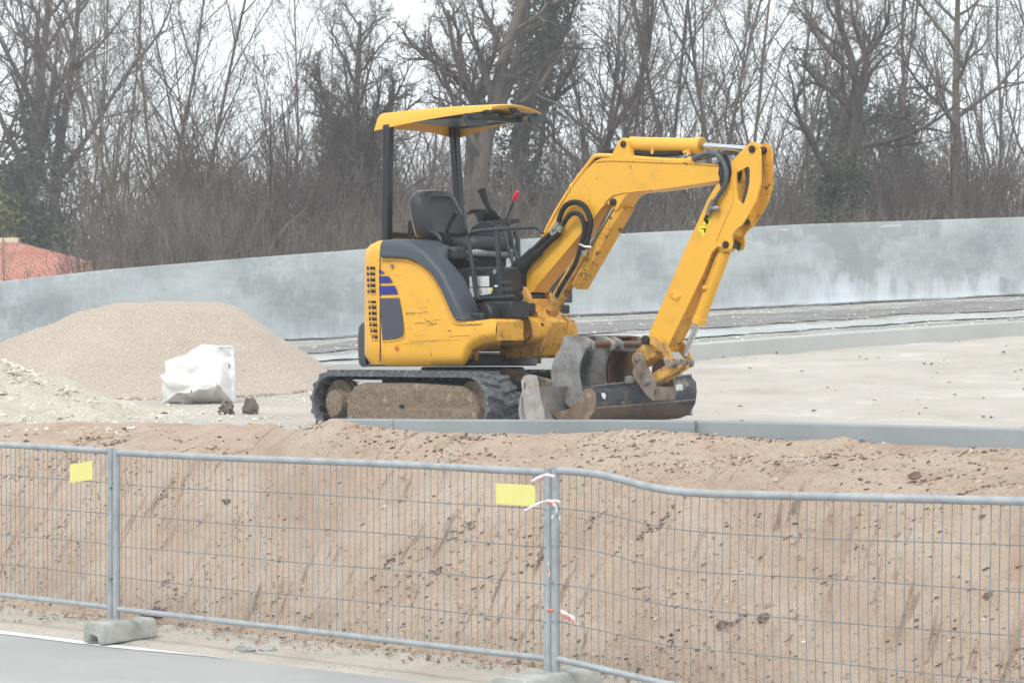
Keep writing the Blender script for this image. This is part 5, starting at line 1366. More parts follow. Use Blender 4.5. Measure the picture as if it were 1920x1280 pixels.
# --- undercarriage
TW = .30; TY = .625
def undercarriage():
    Rr = .225; zc_ = .235; xr, xfr = -.80, .80
    def belt(r):
        out = []
        n = 18
        for k in range(n + 1): a = R(90) + PI * k / n; out.append((xr + r * math.cos(a), zc_ + r * math.sin(a)))
        for k in range(1, 14): out.append((xr + (xfr - xr) * k / 14, zc_ - r))
        for k in range(n + 1): a = R(-90) + PI * k / n; out.append((xfr + r * math.cos(a), zc_ + r * math.sin(a)))
        for k in range(1, 14): t = k / 14; out.append((xfr + (xr - xfr) * t, zc_ + r - .016 * math.sin(PI * t) ** 2 * 0 - .0))
        return out
    def pos(s, r):                            # arc-length walk
        Ls = xfr - xr; Lc = PI * Rr; tot = 2 * (Ls + Lc); s %= tot
        if s < Ls: return Vector((xr + s, 0, zc_ + r)), Vector((1, 0, 0)), Vector((0, 0, 1))
        s -= Ls
        if s < Lc: a = PI/2 - s / Rr; return Vector((xfr + r * math.cos(a), 0, zc_ + r * math.sin(a))), Vector((math.sin(a), 0, -math.cos(a))), Vector((math.cos(a), 0, math.sin(a)))
        s -= Lc
        if s < Ls: return Vector((xfr - s, 0, zc_ - r)), Vector((-1, 0, 0)), Vector((0, 0, -1))
        s -= Ls; a = -PI/2 - s / Rr; return Vector((xr + r * math.cos(a), 0, zc_ + r * math.sin(a))), Vector((math.sin(a), 0, -math.cos(a))), Vector((math.cos(a), 0, math.sin(a)))
    tot = 2 * ((xfr - xr) + PI * Rr)
    for side in (-1, 1):
        yc_ = side * TY
        tr = empty('track', (0, 0, 0), DL); tr.parent = EX
        if side > 0: tr['label'] = 'far track, mostly hidden behind the near one'
        else: tr['label'] = 'near track caked in dried mud'
        b = MB(); o = belt(Rr); i_ = belt(Rr - .026)
        n = len(o); vs = []
        for lst in (o, i_):
            for y in (yc_ - TW/2, yc_ + TW/2): vs += [(x, y, z) for x, z in lst]
        fs = []
        for k in range(n):
            j = (k + 1) % n
            fs += [(k, j, n + j, n + k), (2*n + k, 3*n + k, 3*n + j, 2*n + j), (k, 2*n + k, 2*n + j, j), (n + k, n + j, 3*n + j, 3*n + k)]
        b.add(vs, fs); bo = b.build('track_belt', m_mudrub, tr, smooth=40)
        lg = MB(); N = 44
        for k in range(N):
            for h in (-1, 1):
                s = tot * (k + (.5 if h > 0 else 0)) / N
                # chevron lug: a tapered bar slanting back from the middle of the belt
                pts = []
                for (yy, ds) in ((0.01 * h, .022), (.15 * h, -.012)):
                    for (dd_, hh) in ((-.024, -.002), (-.013, .022), (.013, .022), (.024, -.002)):
                        p, t_, nn = pos(s + ds + dd_, Rr + hh); pts.append(Vector((p.x, yc_ + yy, p.z)))
                lg.add(pts, [(0,1,2,3), (7,6,5,4), (0,4,5,1), (1,5,6,2), (2,6,7,3), (3,7,4,0)])
        lg.build('track_lugs', m_mudrub, bo, smooth=0)
        ir = MB()
        for k in range(N):
            p, t_, nn = pos(tot * k / N, Rr - .04)
            mt = Matrix((t_, Vector((0, 1, 0)), nn)).transposed()
            ir.box((p.x, yc_, p.z), (.03, .20, .024), mt)
        ir.build('drive_lugs', m_rubdark, bo, smooth=0)
        # roller frame, crusted with mud
        ys_ = yc_ - side * 0 - .115; fm = MB()
        PF = [(-.60, .03), (-.60, .25), (-.52, .36), (-.42, .385), (.2, .39), (.72, .37), (.84, .30), (.90, .20), (.90, .08), (.84, .03)]
        fm.prism(PF, yc_ - .125, yc_ + .125)
        me_ = fm
        fo = fm.build('track_frame', m_mud, tr, bevel=.015)
        cr_ = MB()
        def crust(i, j):
            x = -.605 + 1.50 * i / 119; z = .035 + .335 * j / 29
            top = interp(x, [(-.60, .25), (-.52, .355), (-.42, .38), (.2, .385), (.72, .365), (.90, .20)]); z = .035 + (top - .035) * j / 29
            e = min(1, i / 4, (119 - i) / 4, j / 2 + .2, (29 - j) / 3)
            d = .016 + .012 * fbm(x * 6, z * 8, 3, 5) + .012 * max(0, noise.noise(Vector((x * 3.1, z * 4, 5)))) + (.010 if .08 < z < .2 else 0)
            return Vector((x, yc_ - .127 - max(.002, d) * max(.1, e), z))
        if side < 0:
            cr_.grid(crust, 120, 30); cr_.build('mud_crust', m_mud, fo, smooth=180)
            sl = MB(); sl.box((.07, yc_ - .152, .215), (.045, .012, .022)); sl.build('slot', m_dkhole, fo)
        # sprocket and final drive
        sp2 = MB(); sp2.cyl((xr, yc_ - .05, zc_), (xr, yc_ + .05, zc_), .17, n=40)
        for k in range(15):
            a = 2 * PI * k / 15; sp2.box((xr + .175 * math.cos(a), yc_, zc_ + .175 * math.sin(a)), (.035, .04, .05), Matrix.Rotation(-a, 3, 'Y'))
        so_ = sp2.build('sprocket', m_mud, tr)
        hb_ = MB(); hx = xr + .035; hb_.tube([(hx, yc_ + .10, zc_ - .01), (hx, yc_ - .10, zc_ - .01), (hx, yc_ - .135, zc_ - .01), (hx, yc_ - .142, zc_ - .01)], [.12, .105, .10, .088], 32); hb_.build('final_drive', m_mud, so_, smooth=40)
        idl = MB(); idl.cyl((xfr, yc_ - .06, zc_), (xfr, yc_ + .06, zc_), .19, n=40); idl.build('idler_wheel', m_mud, tr)
        rl_ = MB()
        for x in (-.4, -.05, .3, .62): rl_.cyl((x, yc_ - .10, .085), (x, yc_ + .10, .085), .06, n=20)
        rl_.build('rollers', m_mud, tr)
        hg = MB(); hg.box((xr + .12, yc_ - .0, zc_ + .02), (.22, .18, .10)); hg.build('drive_bracket', m_mud, tr, bevel=.02)
    xfm = MB(); xfm.box((0, 0, .33), (.95, 1.05, .16)); xfm.cyl((0, 0, .38), (0, 0, .505), .40, n=40); lower(xfm, 'track_carriage', m_black, bevel=.015)
    # dozer blade
    arm_ = MB()
    for y in (-.30, .30): arm_.bar((.40, y, .33), (1.30, y * 1.1, .22), .08, .10)
    arm_.bar((.45, -.10, .47), (1.05, -.06, .36), .07, .07)
    bl = MB(); bx = 1.355
    pf_ = [(bx + .06, .03), (bx + .02, .10), (bx, .20), (bx + .01, .30), (bx + .05, .375), (bx + .035, .375), (bx - .012, .30), (bx - .025, .20), (bx + .0, .10), (bx + .03, .03)]
    bl.prism(pf_, -.76, .76); blo = lower(bl, 'dozer_blade', m_blade, smooth=40)
    arm_.build('blade_arm', m_mud, blo, bevel=.008)
    for s in (-1, 1):
        y = s * .765; PB = pl([(322, 640), (345, 605), (375, 593), (425, 600), (440, 640), (452, 760), (480, 860), (492, 932), (492, 945), (360, 945), (345, 860), (335, 760)], -.775, c4, ML)
        HO_ = pl([(344, 660), (352, 655), (360, 665), (360, 710), (352, 718), (344, 712)], -.775, c4, ML)
        PB = [(x, max(z, .02)) for x, z in PB]
        e = MB(); e.prism(PB, y - .012, y + .012, [HO_]); e.build('blade_end_plate', m_blade, blo)
    ce = MB(); ce.bar((bx + .065, -.76, .035), (bx + .065, .76, .035), .014, .05); ce.build('cutting_edge', m_steel, blo)
undercarriage()

# --- two spare trenching buckets standing between blade and attached bucket
def spare(name, y0, y1, label, mat, inside, sidepts, cv, ynear, shellpts, group='spare narrow buckets'):
    """profile traced on the near side plate; opening faces forward"""
    root = empty(name, C, HU); tag(root, label, 'bucket', group)
    S0 = [Vector((x, 0, max(z, .03))) for x, z in pl(sidepts, ynear, cv)]; S = [(p.x, p.z) for p in smooth_path(S0 + [S0[0]], 3)[:-1]]
    for y, nm in ((y0, 'side_plate'), (y1 - .014, 'side_plate')):
        m = MB(); m.prism(S, y, y + .014); m.build(nm, mat, root, bevel=.002)
    B_ = [Vector((p[0], 0, max(p[1], .03))) for p in pl(shellpts, ynear, cv)]; B_ = smooth_path(B_, 4)
    cc = Vector((sum(p[0] for p in S) / len(S), 0, sum(p[1] for p in S) / len(S)))
    inn = [p + (cc - p).normalized() * .014 for p in B_]
    m = MB(); m.prism([(p.x, p.z) for p in B_] + [(p.x, p.z) for p in reversed(inn)], y0 + .014, y1 - .014); m.build('shell', inside, root, smooth=50)
    return root, S
SP = [(650, 290), (700, 285), (790, 300), (850, 328), (862, 372), (830, 400), (806, 440), (784, 500), (776, 560), (778, 620), (790, 680), (800, 745), (810, 800), (735, 862), (690, 840), (640, 790), (600, 730), (570, 670), (555, 600), (560, 540), (572, 490), (592, 440), (622, 395), (640, 345), (650, 305)]
SH = [(700, 285), (655, 298), (640, 345), (622, 395), (592, 440), (572, 490), (560, 540), (555, 600), (570, 670), (600, 730), (640, 790), (690, 840), (735, 862)]
yn1 = -.46
r1, S1 = spare('trenching_bucket', yn1, yn1 + .30, 'nearer light grey spare trenching bucket standing against the dozer blade', m_bktgrey, m_bktgrey, SP, c4, yn1, SH)
r2, S2 = spare('trenching_bucket', yn1 + .325, yn1 + .72, 'farther rusty brown spare trenching bucket behind the light grey one', m_bktrust, m_bktrust, SP, c4, yn1, SH)
for root, ya, yb_ in ((r1, yn1, yn1 + .30), (r2, yn1 + .325, yn1 + .72)):
    for y in (ya + .02, yb_ - .055):
        e = MB(); EP = pl([(770, 300), (800, 296), (850, 322), (870, 350), (866, 400), (820, 412), (790, 380)], yn1, c4); e.prism(EP, y, y + .032); e.build('mounting_ear', m_bktgrey, root, bevel=.004)
    pz_ = M(*c4(838, 352), yn1); b = MB(); b.cyl((pz_.x, ya + .0, pz_.z), (pz_.x, yb_ - .0, pz_.z), .022, n=16); b.build('mounting_pin', m_bktrust, root)
    b = MB(); b.cyl((pz_.x, ya - .012, pz_.z), (pz_.x, ya + .02, pz_.z), .034, n=18); b.build('pin_boss', m_bktgrey, root, bevel=.003)
    p2 = M(*c4(812, 392), yn1); b = MB(); b.bar((p2.x, ya + .01, p2.z), (p2.x, yb_ - .01, p2.z), .03, .03); b.build('cross_bar', m_bktgrey, root)
    lipq = M(*c4(770, 850), yn1); b = MB(); b.bar((lipq.x - .02, ya, max(.04, lipq.z)), (lipq.x - .02, yb_, max(.04, lipq.z)), .10, .02); b.build('lip', m_steel, root)
# ------------------------------------------------------------------ house behind the wall
def house():
    root = empty('tiled_house', (-18, 62, .5)); tag(root, 'low house with a pale red tiled hip roof behind the concrete wall', 'house')
    t = NT('red_roof_tiles')
    bk = t.n.new('ShaderNodeTexBrick'); mp = t.n.new('ShaderNodeMapping'); t.l.new(t.tc.outputs['UV'], mp.inputs[0]); t.l.new(mp.outputs[0], bk.inputs[0])
    bk.inputs['Scale'].default_value = 1; bk.inputs['Brick Width'].default_value = .22; bk.inputs['Row Height'].default_value = .16; bk.inputs['Mortar Size'].default_value = .022
    bk.inputs['Color1'].default_value = srgb(200, 138, 116); bk.inputs['Color2'].default_value = srgb(182, 114, 94); bk.inputs['Mortar'].default_value = srgb(124, 74, 68)
    col = t.mix(t.ramp(t.noise(1.2, 5), [(.4, 0.0), (.7, .3)]), bk.outputs[0], srgb(214, 160, 146))
    t.out(col, .85, 0, bk.outputs[1], .03, -.6)
    m_wallp = simple('house_render', srgb(196, 186, 168), srgb(210, 202, 186), 2, .9)
    w = MB(); w.box((0, 0, 1.6), (17, 7, 3.2)); w.build('wall', m_wallp, root)
    ez, rz_ = 3.1, 4.34
    ex, ey, rx = 9.3, 4.2, 4.54
    V = [(-ex, -ey, ez), (ex, -ey, ez), (ex, ey, ez), (-ex, ey, ez), (-rx, 0, rz_), (rx, 0, rz_)]
    rf = MB(); rf.add(V, [(0, 1, 5, 4), (1, 2, 5), (2, 3, 4, 5), (3, 0, 4)])
    o = rf.build('roof', t.m, root, smooth=0, fix=False)
    uvl = o.data.uv_layers.new(name='UVMap')
    for p in o.data.polygons:
        for li in p.loop_indices:
            c = o.data.vertices[o.data.loops[li].vertex_index].co
            uvl.data[li].uv = ((c.x if abs(p.normal.x) < .2 else c.y), (c.z * 3.4))
    rg = MB(); m_ridge = simple('ridge_tile', srgb(196, 176, 150), srgb(214, 196, 170), 9, .85)
    rg.tube([V[4], V[5]], .13, 8); rg.build('ridge', m_ridge, root)
    fa = MB(); fa.box((0, -ey - .05, ez - .08), (2*ex, .08, .18)); fa.build('gutter', simple('gutter_grey', srgb(150, 150, 150), srgb(170, 170, 170)), root)
    wn_ = MB(); wn_.box((5, -3.52, 1.7), (1.2, .06, 1.3)); wn_.build('window', m_dkhole, root)
house()

# ------------------------------------------------------------------ trees
def bark(name, a, b, c=None):
    t = NT(name); col = t.ramp(t.noise(2.2, 6, .7, stretch=(1, 1, .3)), [(.35, a), (.65, b)])
    if c: col = t.mix(t.ramp(t.noise(.9, 3), [(.5, 0.0), (.65, .6)]), col, c)
    big = t.noise(.55, 4, .6); col = t.mix(t.ramp(big, [(.38, .45), (.55, 0.0)]), col, (a[0]*.6, a[1]*.6, a[2]*.6, 1))
    return t.out(col, .95, 0, t.noise(12, 6, stretch=(1, 1, .25)), .03, .8, spec=.1)
m_bark = bark('grey_brown_bark', srgb(90, 84, 79), srgb(128, 120, 113), srgb(112, 112, 86))
m_barkd = bark('dark_bark', srgb(76, 70, 66), srgb(112, 105, 99))
m_barkp = bark('pale_bark', srgb(96, 96, 92), srgb(130, 129, 122), srgb(98, 100, 84))
m_twig = bark('grey_twig', srgb(92, 85, 81), srgb(130, 121, 115))
m_twigr = bark('reddish_twig', srgb(88, 76, 73), srgb(118, 104, 99))
m_pale = bark('pale_twigs', srgb(120, 112, 104), srgb(158, 150, 140))
m_scrub = bark('brown_scrub', srgb(96, 88, 82), srgb(140, 130, 121))
def leafm(name, a, b):
    t = NT(name); return t.out(t.ramp(t.noise(1.6, 5), [(.35, a), (.65, b)]), .8, spec=.2)
m_ivy = leafm('ivy_leaves', srgb(54, 64, 52), srgb(88, 98, 80))
m_pine = leafm('pine_needles', srgb(62, 76, 68), srgb(96, 108, 96))
m_olive = leafm('olive_foliage', srgb(96, 98, 58), srgb(124, 124, 78))
def rot_dir(d, ang, az):
    o = d.orthogonal().normalized(); o2 = d.cross(o)
    return (d * math.cos(ang) + (o * math.cos(az) + o2 * math.sin(az)) * math.sin(ang)).normalized()
def grow(T, p, d, L, r, lvl, rg, P, path=None):
    n = P['seg'][lvl]; pts = [] if path else [p.copy()]; rs = [r]; dirs = [d]
    if path:
        pts = [Vector(q) for q in path]; n = len(pts) - 1; rs = [r * (1 - .75 * i / n) for i in range(n + 1)]
        dirs = [(pts[min(i+1, n)] - pts[max(0, i-1)]).normalized() for i in range(n + 1)]
        L = sum((b - a).length for a, b in zip(pts, pts[1:]))
    else:
        for i in range(n):
            w = P['wob'][lvl]
            d = (d + Vector((rg.gauss(0, w), rg.gauss(0, w), rg.gauss(0, w) + P['trop'][lvl]))).normalized()
            p = p + d * (L / n); pts.append(p.copy()); rs.append(max(P['rmin'], r * (1 - (.85 if lvl else .8) * (i + 1) / n))); dirs.append(d)
    T[min(lvl, 1) if lvl < 2 else (2 if lvl == 2 else 3)].tube(pts, rs, (7, 5, 4, 3, 3)[lvl], False)
    if lvl >= P['levels']: return
    nc = P['nch'][lvl]; nc = max(1, int(nc * rg.uniform(.8, 1.2)))
    if path: nc = int(nc * max(1, L / 8))
    t0 = P['start'][lvl]; az = rg.uniform(0, 6)
    for k in range(nc):
        t = t0 + (1 - t0) * ((k + rg.random()) / nc); f = t * n; i = min(n - 1, int(f)); q = pts[i] + (pts[i+1] - pts[i]) * (f - i)
        az += 2.4 + rg.uniform(-.5, .5)
        ang = R(P['ang'][lvl]) * rg.uniform(.65, 1.3)
        cd = rot_dir(dirs[min(i, len(dirs) - 1)], ang, az)
        cl_ = L * P['ratio'][lvl] * (1.15 - .65 * (t - t0) / (1 - t0 + 1e-6)) * rg.uniform(.7, 1.2)
        if path and lvl == 0: cl_ = min(cl_, 5.5)
        cr = max(P['rmin'], min(rs[i] * .62, r * .5))
        grow(T, q, cd, cl_, cr, lvl + 1, rg, P)
DEF = dict(levels=4, seg=(12, 7, 5, 3, 2), wob=(.05, .12, .16, .18, .2), trop=(.02, .07, .05, .04, .03), nch=(16, 8, 5, 3), start=(.22, .2, .15, .2),
           ang=(38, 36, 38, 40), ratio=(.42, .46, .5, .55), rmin=.0048)
def treemesh(seed, H, r, over={}, paths=None, leaf=None, mats=(None, None)):
    P = dict(DEF); P.update(over); rg = random.Random(seed); T = [MB(), MB(), MB(), MB()]
    if paths:
        for pth, rr in paths: grow(T, None, None, 0, rr, 0, rg, P, smooth_path(pth, 3))
    else:
        for k in range(P.get('stems', 1)):
            a = 6.28 * k / P.get('stems', 1) + rg.random(); lean = P.get('lean', 0)
            grow(T, Vector((math.cos(a) * .15 * (P.get('stems', 1) > 1), math.sin(a) * .15 * (P.get('stems', 1) > 1), -.1)), Vector((math.cos(a) * lean, math.sin(a) * lean, 1)).normalized(), H * rg.uniform(.85, 1.1), r, 0, rg, P)
    return T
def leaves(centers, n, size, rg, spread):
    m = MB()
    for _ in range(n):
        c, s = centers[rg.randrange(len(centers))]
        d = Vector((rg.gauss(0, 1), rg.gauss(0, 1), rg.gauss(0, 1))) * s * spread
        p = Vector(c) + d; a = Vector((rg.gauss(0,1), rg.gauss(0,1), rg.gauss(0,1))).normalized(); b = a.orthogonal().normalized(); z = size * rg.uniform(.5, 1.3)
        m.add([p - a*z, p - b*z*.6, p + a*z, p + b*z*.6], [(0,1,2,3)])
    return m
def make_tree(name, T, loc, rz, bk_, tw_, label, cat='tree', group=None, leafmb=None, leafmat=None, leafname='ivy', sc=1):
    root = empty(name, loc, rz); tag(root, label, cat, group); root.scale = (sc, sc, sc)
    tr = MB(); tr.v = list(T[0].v); tr.f = list(T[0].f)
    tr.build('trunk', bk_, root, smooth=60, fix=False)
    br = MB(); br.add(T[1].v, T[1].f); br.add(T[2].v, T[2].f); br.build('branches', bk_, root, smooth=0, fix=False)
    cr = MB(); cr.add(T[3].v, T[3].f); cr.build('crown', tw_, root, smooth=0, fix=False)
    if leafmb: leafmb.build(leafname, leafmat, root, smooth=0, fix=False)
    return root
def copy_tree(o, loc, rz, sc, label, group=None):
    c = o.copy(); COL.objects.link(c); c.location = loc; c.rotation_euler = (0, 0, rz); c.scale = (sc, sc, sc); c['label'] = label
    if group: c['group'] = group
    for ch in o.children:
        d = ch.copy(); COL.objects.link(d); d.parent = c
    return c
def W(u, Y, z=.45): return Vector(((u - CX) / F * Y, Y, z))
def pts3(lst, Y, base):                    # px path -> local coordinates around base
    return [px(u, v, Y + dy) - base for (u, v, dy) in [(q if len(q) == 3 else (*q, 0)) for q in lst]]
rt = random.Random(77)
# --- the big forked tree behind the canopy
D = 52; b0 = W(893, D)
T = treemesh(5, 0, 0, dict(nch=(11, 8, 5, 3), ang=(48, 38, 38, 40), start=(.30, .15, .15, .2), ratio=(.30, .46, .5, .55)), paths=[
    (pts3([(893, 640), (893, 480), (895, 400), (905, 300), (925, 200), (948, 100), (985, -10), (1010, -120), (1030, -200)], D, b0), .26),
    (pts3([(885, 520, .3), (880, 400, .3), (884, 250, .4), (888, 190, .5), (868, 140, .8), (850, 90, 1.0), (840, 20, 1.2)], D, b0), .17),
    (pts3([(885, 200, .5), (905, 150, .4), (925, 110, -.4), (935, 50, -1.0)], D, b0), .10),
    (pts3([(930, 210, 0), (960, 140, .5), (980, 60, .8), (1000, -60, 1)], D, b0), .17),
    (pts3([(870, 160, .6), (830, 125, -.3), (790, 100, -.8), (755, 60, -1)], D, b0), .09)])
make_tree('bare_tree', T, b0, 0, m_bark, m_twigr, 'massive forked bare tree with thick grey trunks behind the excavator canopy')
# --- ivy clad trunk
D = 55; b0 = W(962, D)
pth = [(962, 640), (960, 480), (965, 360), (985, 240), (1010, 130), (1025, 40), (1035, -60), (1040, -180)]
T = treemesh(9, 0, 0, dict(nch=(10, 8, 5, 3), ratio=(.32, .46, .5, .55)), paths=[(pts3(pth, D, b0), .22), (pts3([(1090, 640), (1095, 500), (1110, 400), (1120, 310), (1150, 240), (1190, 180), (1215, 90), (1225, -10)], D - 1, b0), .14)])
rg = random.Random(3); cen = [(c, .36) for c in smooth_path(pts3(pth, D, b0), 8)[4:]]
lf = leaves(cen, 9000, .065, rg, 1.0)
make_tree('ivy_clad_tree', T, b0, 0, m_barkd, m_twig, 'bare tree right of the big forked one, trunk thick with dark ivy', leafmb=lf, leafmat=m_ivy)
# --- left ivy trees
D = 69; b0 = W(60, D)
pa = [(50, 640), (55, 460), (60, 300), (72, 200), (80, 110), (90, 20), (92, -90)]; pb = [(70, 640), (95, 460), (110, 300), (130, 160), (145, 40), (150, -60)]
T = treemesh(13, 0, 0, dict(nch=(12, 8, 4, 3), ang=(50, 36, 36, 40), ratio=(.34, .46, .5, .55), trop=(.02, .1, .05, .04, .03)), paths=[(pts3(pa, D, b0), .25), (pts3(pb, D + .8, b0), .19), (pts3([(60, 300), (40, 200), (48, 120), (42, 30), (20, -60)], D, b0), .08), (pts3([(110, 320), (170, 250), (230, 150), (300, 60), (330, -20)], D, b0), .08)])
cen = [(c, .46) for c in smooth_path(pts3(pa[:4], D, b0), 8)] + [(c, .4) for c in smooth_path(pts3(pb[:3], D, b0), 8)]
make_tree('ivy_clad_tree', T, b0, 0, m_barkd, m_twig, 'tall twin-stemmed bare tree above the red roof, ivy round its lower trunks', leafmb=leaves(cen, 6000, .075, rg, 1.0), leafmat=m_ivy)
# --- right straight trunk
D = 54; b0 = W(1792, D)
T = treemesh(17, 0, 0, dict(nch=(12, 8, 4, 3), ang=(58, 38, 38, 40), ratio=(.28, .5, .5, .55), start=(.35, .2, .15, .2)), paths=[(pts3([(1795, 640), (1793, 440), (1794, 300), (1792, 180), (1794, 80), (1796, -20), (1800, -150)], D, b0), .15)])
make_tree('bare_tree', T, b0, 0, m_bark, m_twigr, 'slender straight-trunked bare tree near the right edge with wide spaced side branches')
# --- spreading tree at 1590
D = 50; b0 = W(1565, D)
T = treemesh(19, 0, 0, dict(nch=(11, 8, 6, 3), ang=(45, 38, 38, 40), ratio=(.36, .5, .5, .55), start=(.2, .2, .15, .2)), paths=[
    (pts3([(1565, 640), (1568, 430), (1575, 340), (1600, 270), (1608, 200), (1600, 130), (1580, 60), (1560, -30)], D, b0), .20),
    (pts3([(1605, 220), (1570, 180), (1530, 150), (1500, 110)], D, b0), .08), (pts3([(1600, 240), (1650, 215), (1720, 230)], D, b0), .06),
    (pts3([(1606, 200), (1625, 120), (1600, 40), (1590, -60)], D, b0), .09)])
cen = [(c, .3) for c in smooth_path(pts3([(1565, 440), (1568, 400), (1572, 350), (1580, 320)], D, b0), 6)]
make_tree('bare_tree', T, b0, 0, m_barkd, m_twig, 'dark gnarled bare tree right of the arm, ivy burr low on its trunk', leafmb=leaves(cen, 2600, .06, rg, .9), leafmat=m_ivy)
# --- dense rounded tree left of the canopy
D = 51; b0 = W(668, D)
T = treemesh(23, 0, 0, dict(nch=(14, 9, 6, 3), ang=(42, 40, 40, 40), ratio=(.34, .5, .5, .55), start=(.15, .15, .1, .1)), paths=[
    (pts3([(668, 640), (668, 430), (672, 300), (668, 200), (672, 120), (676, 40)], D, b0), .14),
    (pts3([(668, 420), (640, 300), (615, 200), (590, 140)], D, b0), .09), (pts3([(670, 400), (700, 300), (725, 220), (740, 150)], D, b0), .09)])
make_tree('bare_tree', T, b0, 0, m_barkd, m_twig, 'dense bushy bare tree with a rounded crown just left of the canopy')

# --- prototypes for the rest
kinds = []
specs = [('poplar', dict(ang=(26, 26, 30, 34), nch=(20, 8, 5, 2), ratio=(.34, .42, .5, .5), trop=(.03, .12, .08, .05, .04)), 15, .07, m_barkp, m_twig),
         ('multi', dict(stems=4, lean=.16, nch=(12, 7, 5, 2), ang=(30, 32, 36, 38), ratio=(.34, .42, .5, .5)), 12, .065, m_bark, m_twigr),
         ('oak', dict(ang=(50, 44, 42, 42), nch=(15, 8, 5, 3), ratio=(.42, .5, .5, .55), wob=(.07, .17, .2, .22, .2)), 12, .12, m_barkd, m_twig),
         ('slim', dict(ang=(34, 32, 34, 38), nch=(18, 7, 4, 3), ratio=(.30, .42, .5, .55), start=(.3, .2, .2, .2)), 16, .07, m_bark, m_twigr),
         ('multi2', dict(stems=6, lean=.22, nch=(9, 7, 5, 2), ang=(28, 30, 36, 38), ratio=(.30, .42, .5, .5)), 10, .07, m_barkd, m_twigr)]
T_ = {}
# (kind, u, depth, scale, label)
place = [('slim', 345, 58, .72, 'slender bare tree left of the gap of open sky'), ('poplar', 255, 62, .80, 'upright pale bare tree between the ivy-clad twin stems and the gap of sky'),
 ('multi', 300, 52, 1.0, 'many-stemmed bare tree rising from the scrub above the gravel pile'), ('oak', -40, 70, 1.3, 'spreading dark bare tree at the far left edge of the picture'),
 ('poplar', 520, 66, .70, 'thin upright bare tree just right of the gap of open sky'), ('slim', 560, 60, .82, 'slender bare tree left of the dense bushy one'),
 ('multi2', 470, 50, .85, 'low many-stemmed bare tree beneath the gap of open sky'), ('oak', 780, 62, .78, 'crooked bare tree behind the gap between bushy tree and canopy'),
 ('multi', 1180, 56, 1.12, 'many-stemmed bare tree straight above the top end of the boom'), ('oak', 1120, 60, 1.05, 'twisted bare tree behind the bend of the boom'),
 ('multi', 1360, 54, 1.12, 'tall many-stemmed bare tree above the top of the arm'), ('poplar', 1290, 64, .85, 'upright pale bare tree left of the tall many-stemmed one'),
 ('poplar', 1430, 60, .98, 'upright pale bare tree right of the arm top'), ('slim', 1690, 58, 1.05, 'slender bare tree between the gnarled tree and the straight trunk'),
 ('poplar', 1870, 56, 1.02, 'pale upright bare tree close to the right edge of the picture'), ('slim', 1935, 52, .95, 'slender bare tree cut by the right edge of the picture'),
 ('multi2', 1750, 50, .8, 'low many-stemmed bare tree left of the straight trunk'), ('multi2', 1050, 50, .72, 'low many-stemmed bare tree behind the foot of the boom'),
 ('multi', 170, 70, 1.1, 'many-stemmed bare tree behind the leaning limb at the left'), ('multi2', 620, 50, .8, 'low many-stemmed bare tree beside the bushy one'),
 ('slim', 1510, 62, 1.0, 'slender bare tree left of the gnarled spreading one'), ('poplar', 1640, 68, 1.05, 'distant upright bare tree behind the gnarled spreading one')]
base_seen = {}
for i, (k, u, Y, sc, lab) in enumerate(place):
    sp_ = next(s for s in specs if s[0] == k)
    if k not in base_seen:
        base_seen[k] = make_tree('bare_tree', treemesh(100 + len(base_seen), sp_[2], sp_[3], sp_[1]), W(u, Y), rt.uniform(0, 6), sp_[4], sp_[5], lab, sc=sc)
    else: copy_tree(base_seen[k], W(u, Y), rt.uniform(0, 6), sc, lab)
# farther trees that nothing tells apart
for i in range(27):
    k = rt.choice(list(base_seen)); u = -120 + i * 82 + rt.uniform(-30, 30); Y = rt.uniform(70, 92)
    if 300 < u < 570: continue
    sc = rt.uniform(.7, 1.0) * (.72 if 330 < u < 560 else 1)
    copy_tree(base_seen[k], W(u, Y), rt.uniform(0, 6), sc, 'thin bare tree standing far back in the wood behind the wall', 'far trees of the wood')
# evergreens
def pine(u, Y, H, w, n, mat, label, seed, z0=.1, name='evergreen_tree', size=.09):
    rg = random.Random(seed); b = W(u, Y); T = [MB(), MB(), MB(), MB()]
    T[0].tube([(0, 0, 0), (.1, 0, H * .5), (0, 0, H * .97)], [.14, .09, .03], 7)
    cen = []
    for k in range(46):
        t = z0 + (1 - z0) * rg.random() ** .8; a = rg.uniform(0, 6.28); rr = w * (1 - t * .75) * rg.uniform(.25, 1)
        e = Vector((math.cos(a) * rr, math.sin(a) * rr, H * t)); T[1].tube([(0, 0, H * t * .93), tuple(e)], [.03, .012], 4)
        cen.append((e, rg.uniform(.25, .5))); cen.append((e * .6 + Vector((0, 0, H * t * .38)), .3))
    root = empty(name, b); tag(root, label, 'tree')
    T[0].build('trunk', m_barkd, root); T[1].build('branches', m_barkd, root, smooth=0)
    leaves(cen, n, size, rg, 1.0).build('crown', mat, root, smooth=0, fix=False)
pine(350, 64, 6.6, 1.5, 9000, m_pine, 'dark evergreen with a blunt top in the gap of open sky at the left', 1)
pine(385, 60, 5.6, 1.6, 7000, m_pine, 'smaller evergreen just right of the blunt-topped one', 2)
pine(660, 62, 7.8, 1.9, 11000, m_pine, 'grey-green evergreen hidden behind the dense bushy tree', 3)
pine(1590, 60, 8.0, 2.0, 11000, m_pine, 'grey-green evergreen behind the gnarled spreading tree', 4, size=.07)
pine(1690, 62, 8.2, 1.7, 8000, m_pine, 'dark evergreen between the gnarled tree and the straight trunk', 5, size=.07)
pine(1840, 58, 5.8, 1.9, 8000, m_pine, 'low broad evergreen at the right edge of the wood', 6, size=.07)
pine(1020, 54, 5.4, 2.0, 8000, m_ivy, 'dark leafy evergreen behind the red lever', 7, size=.06)
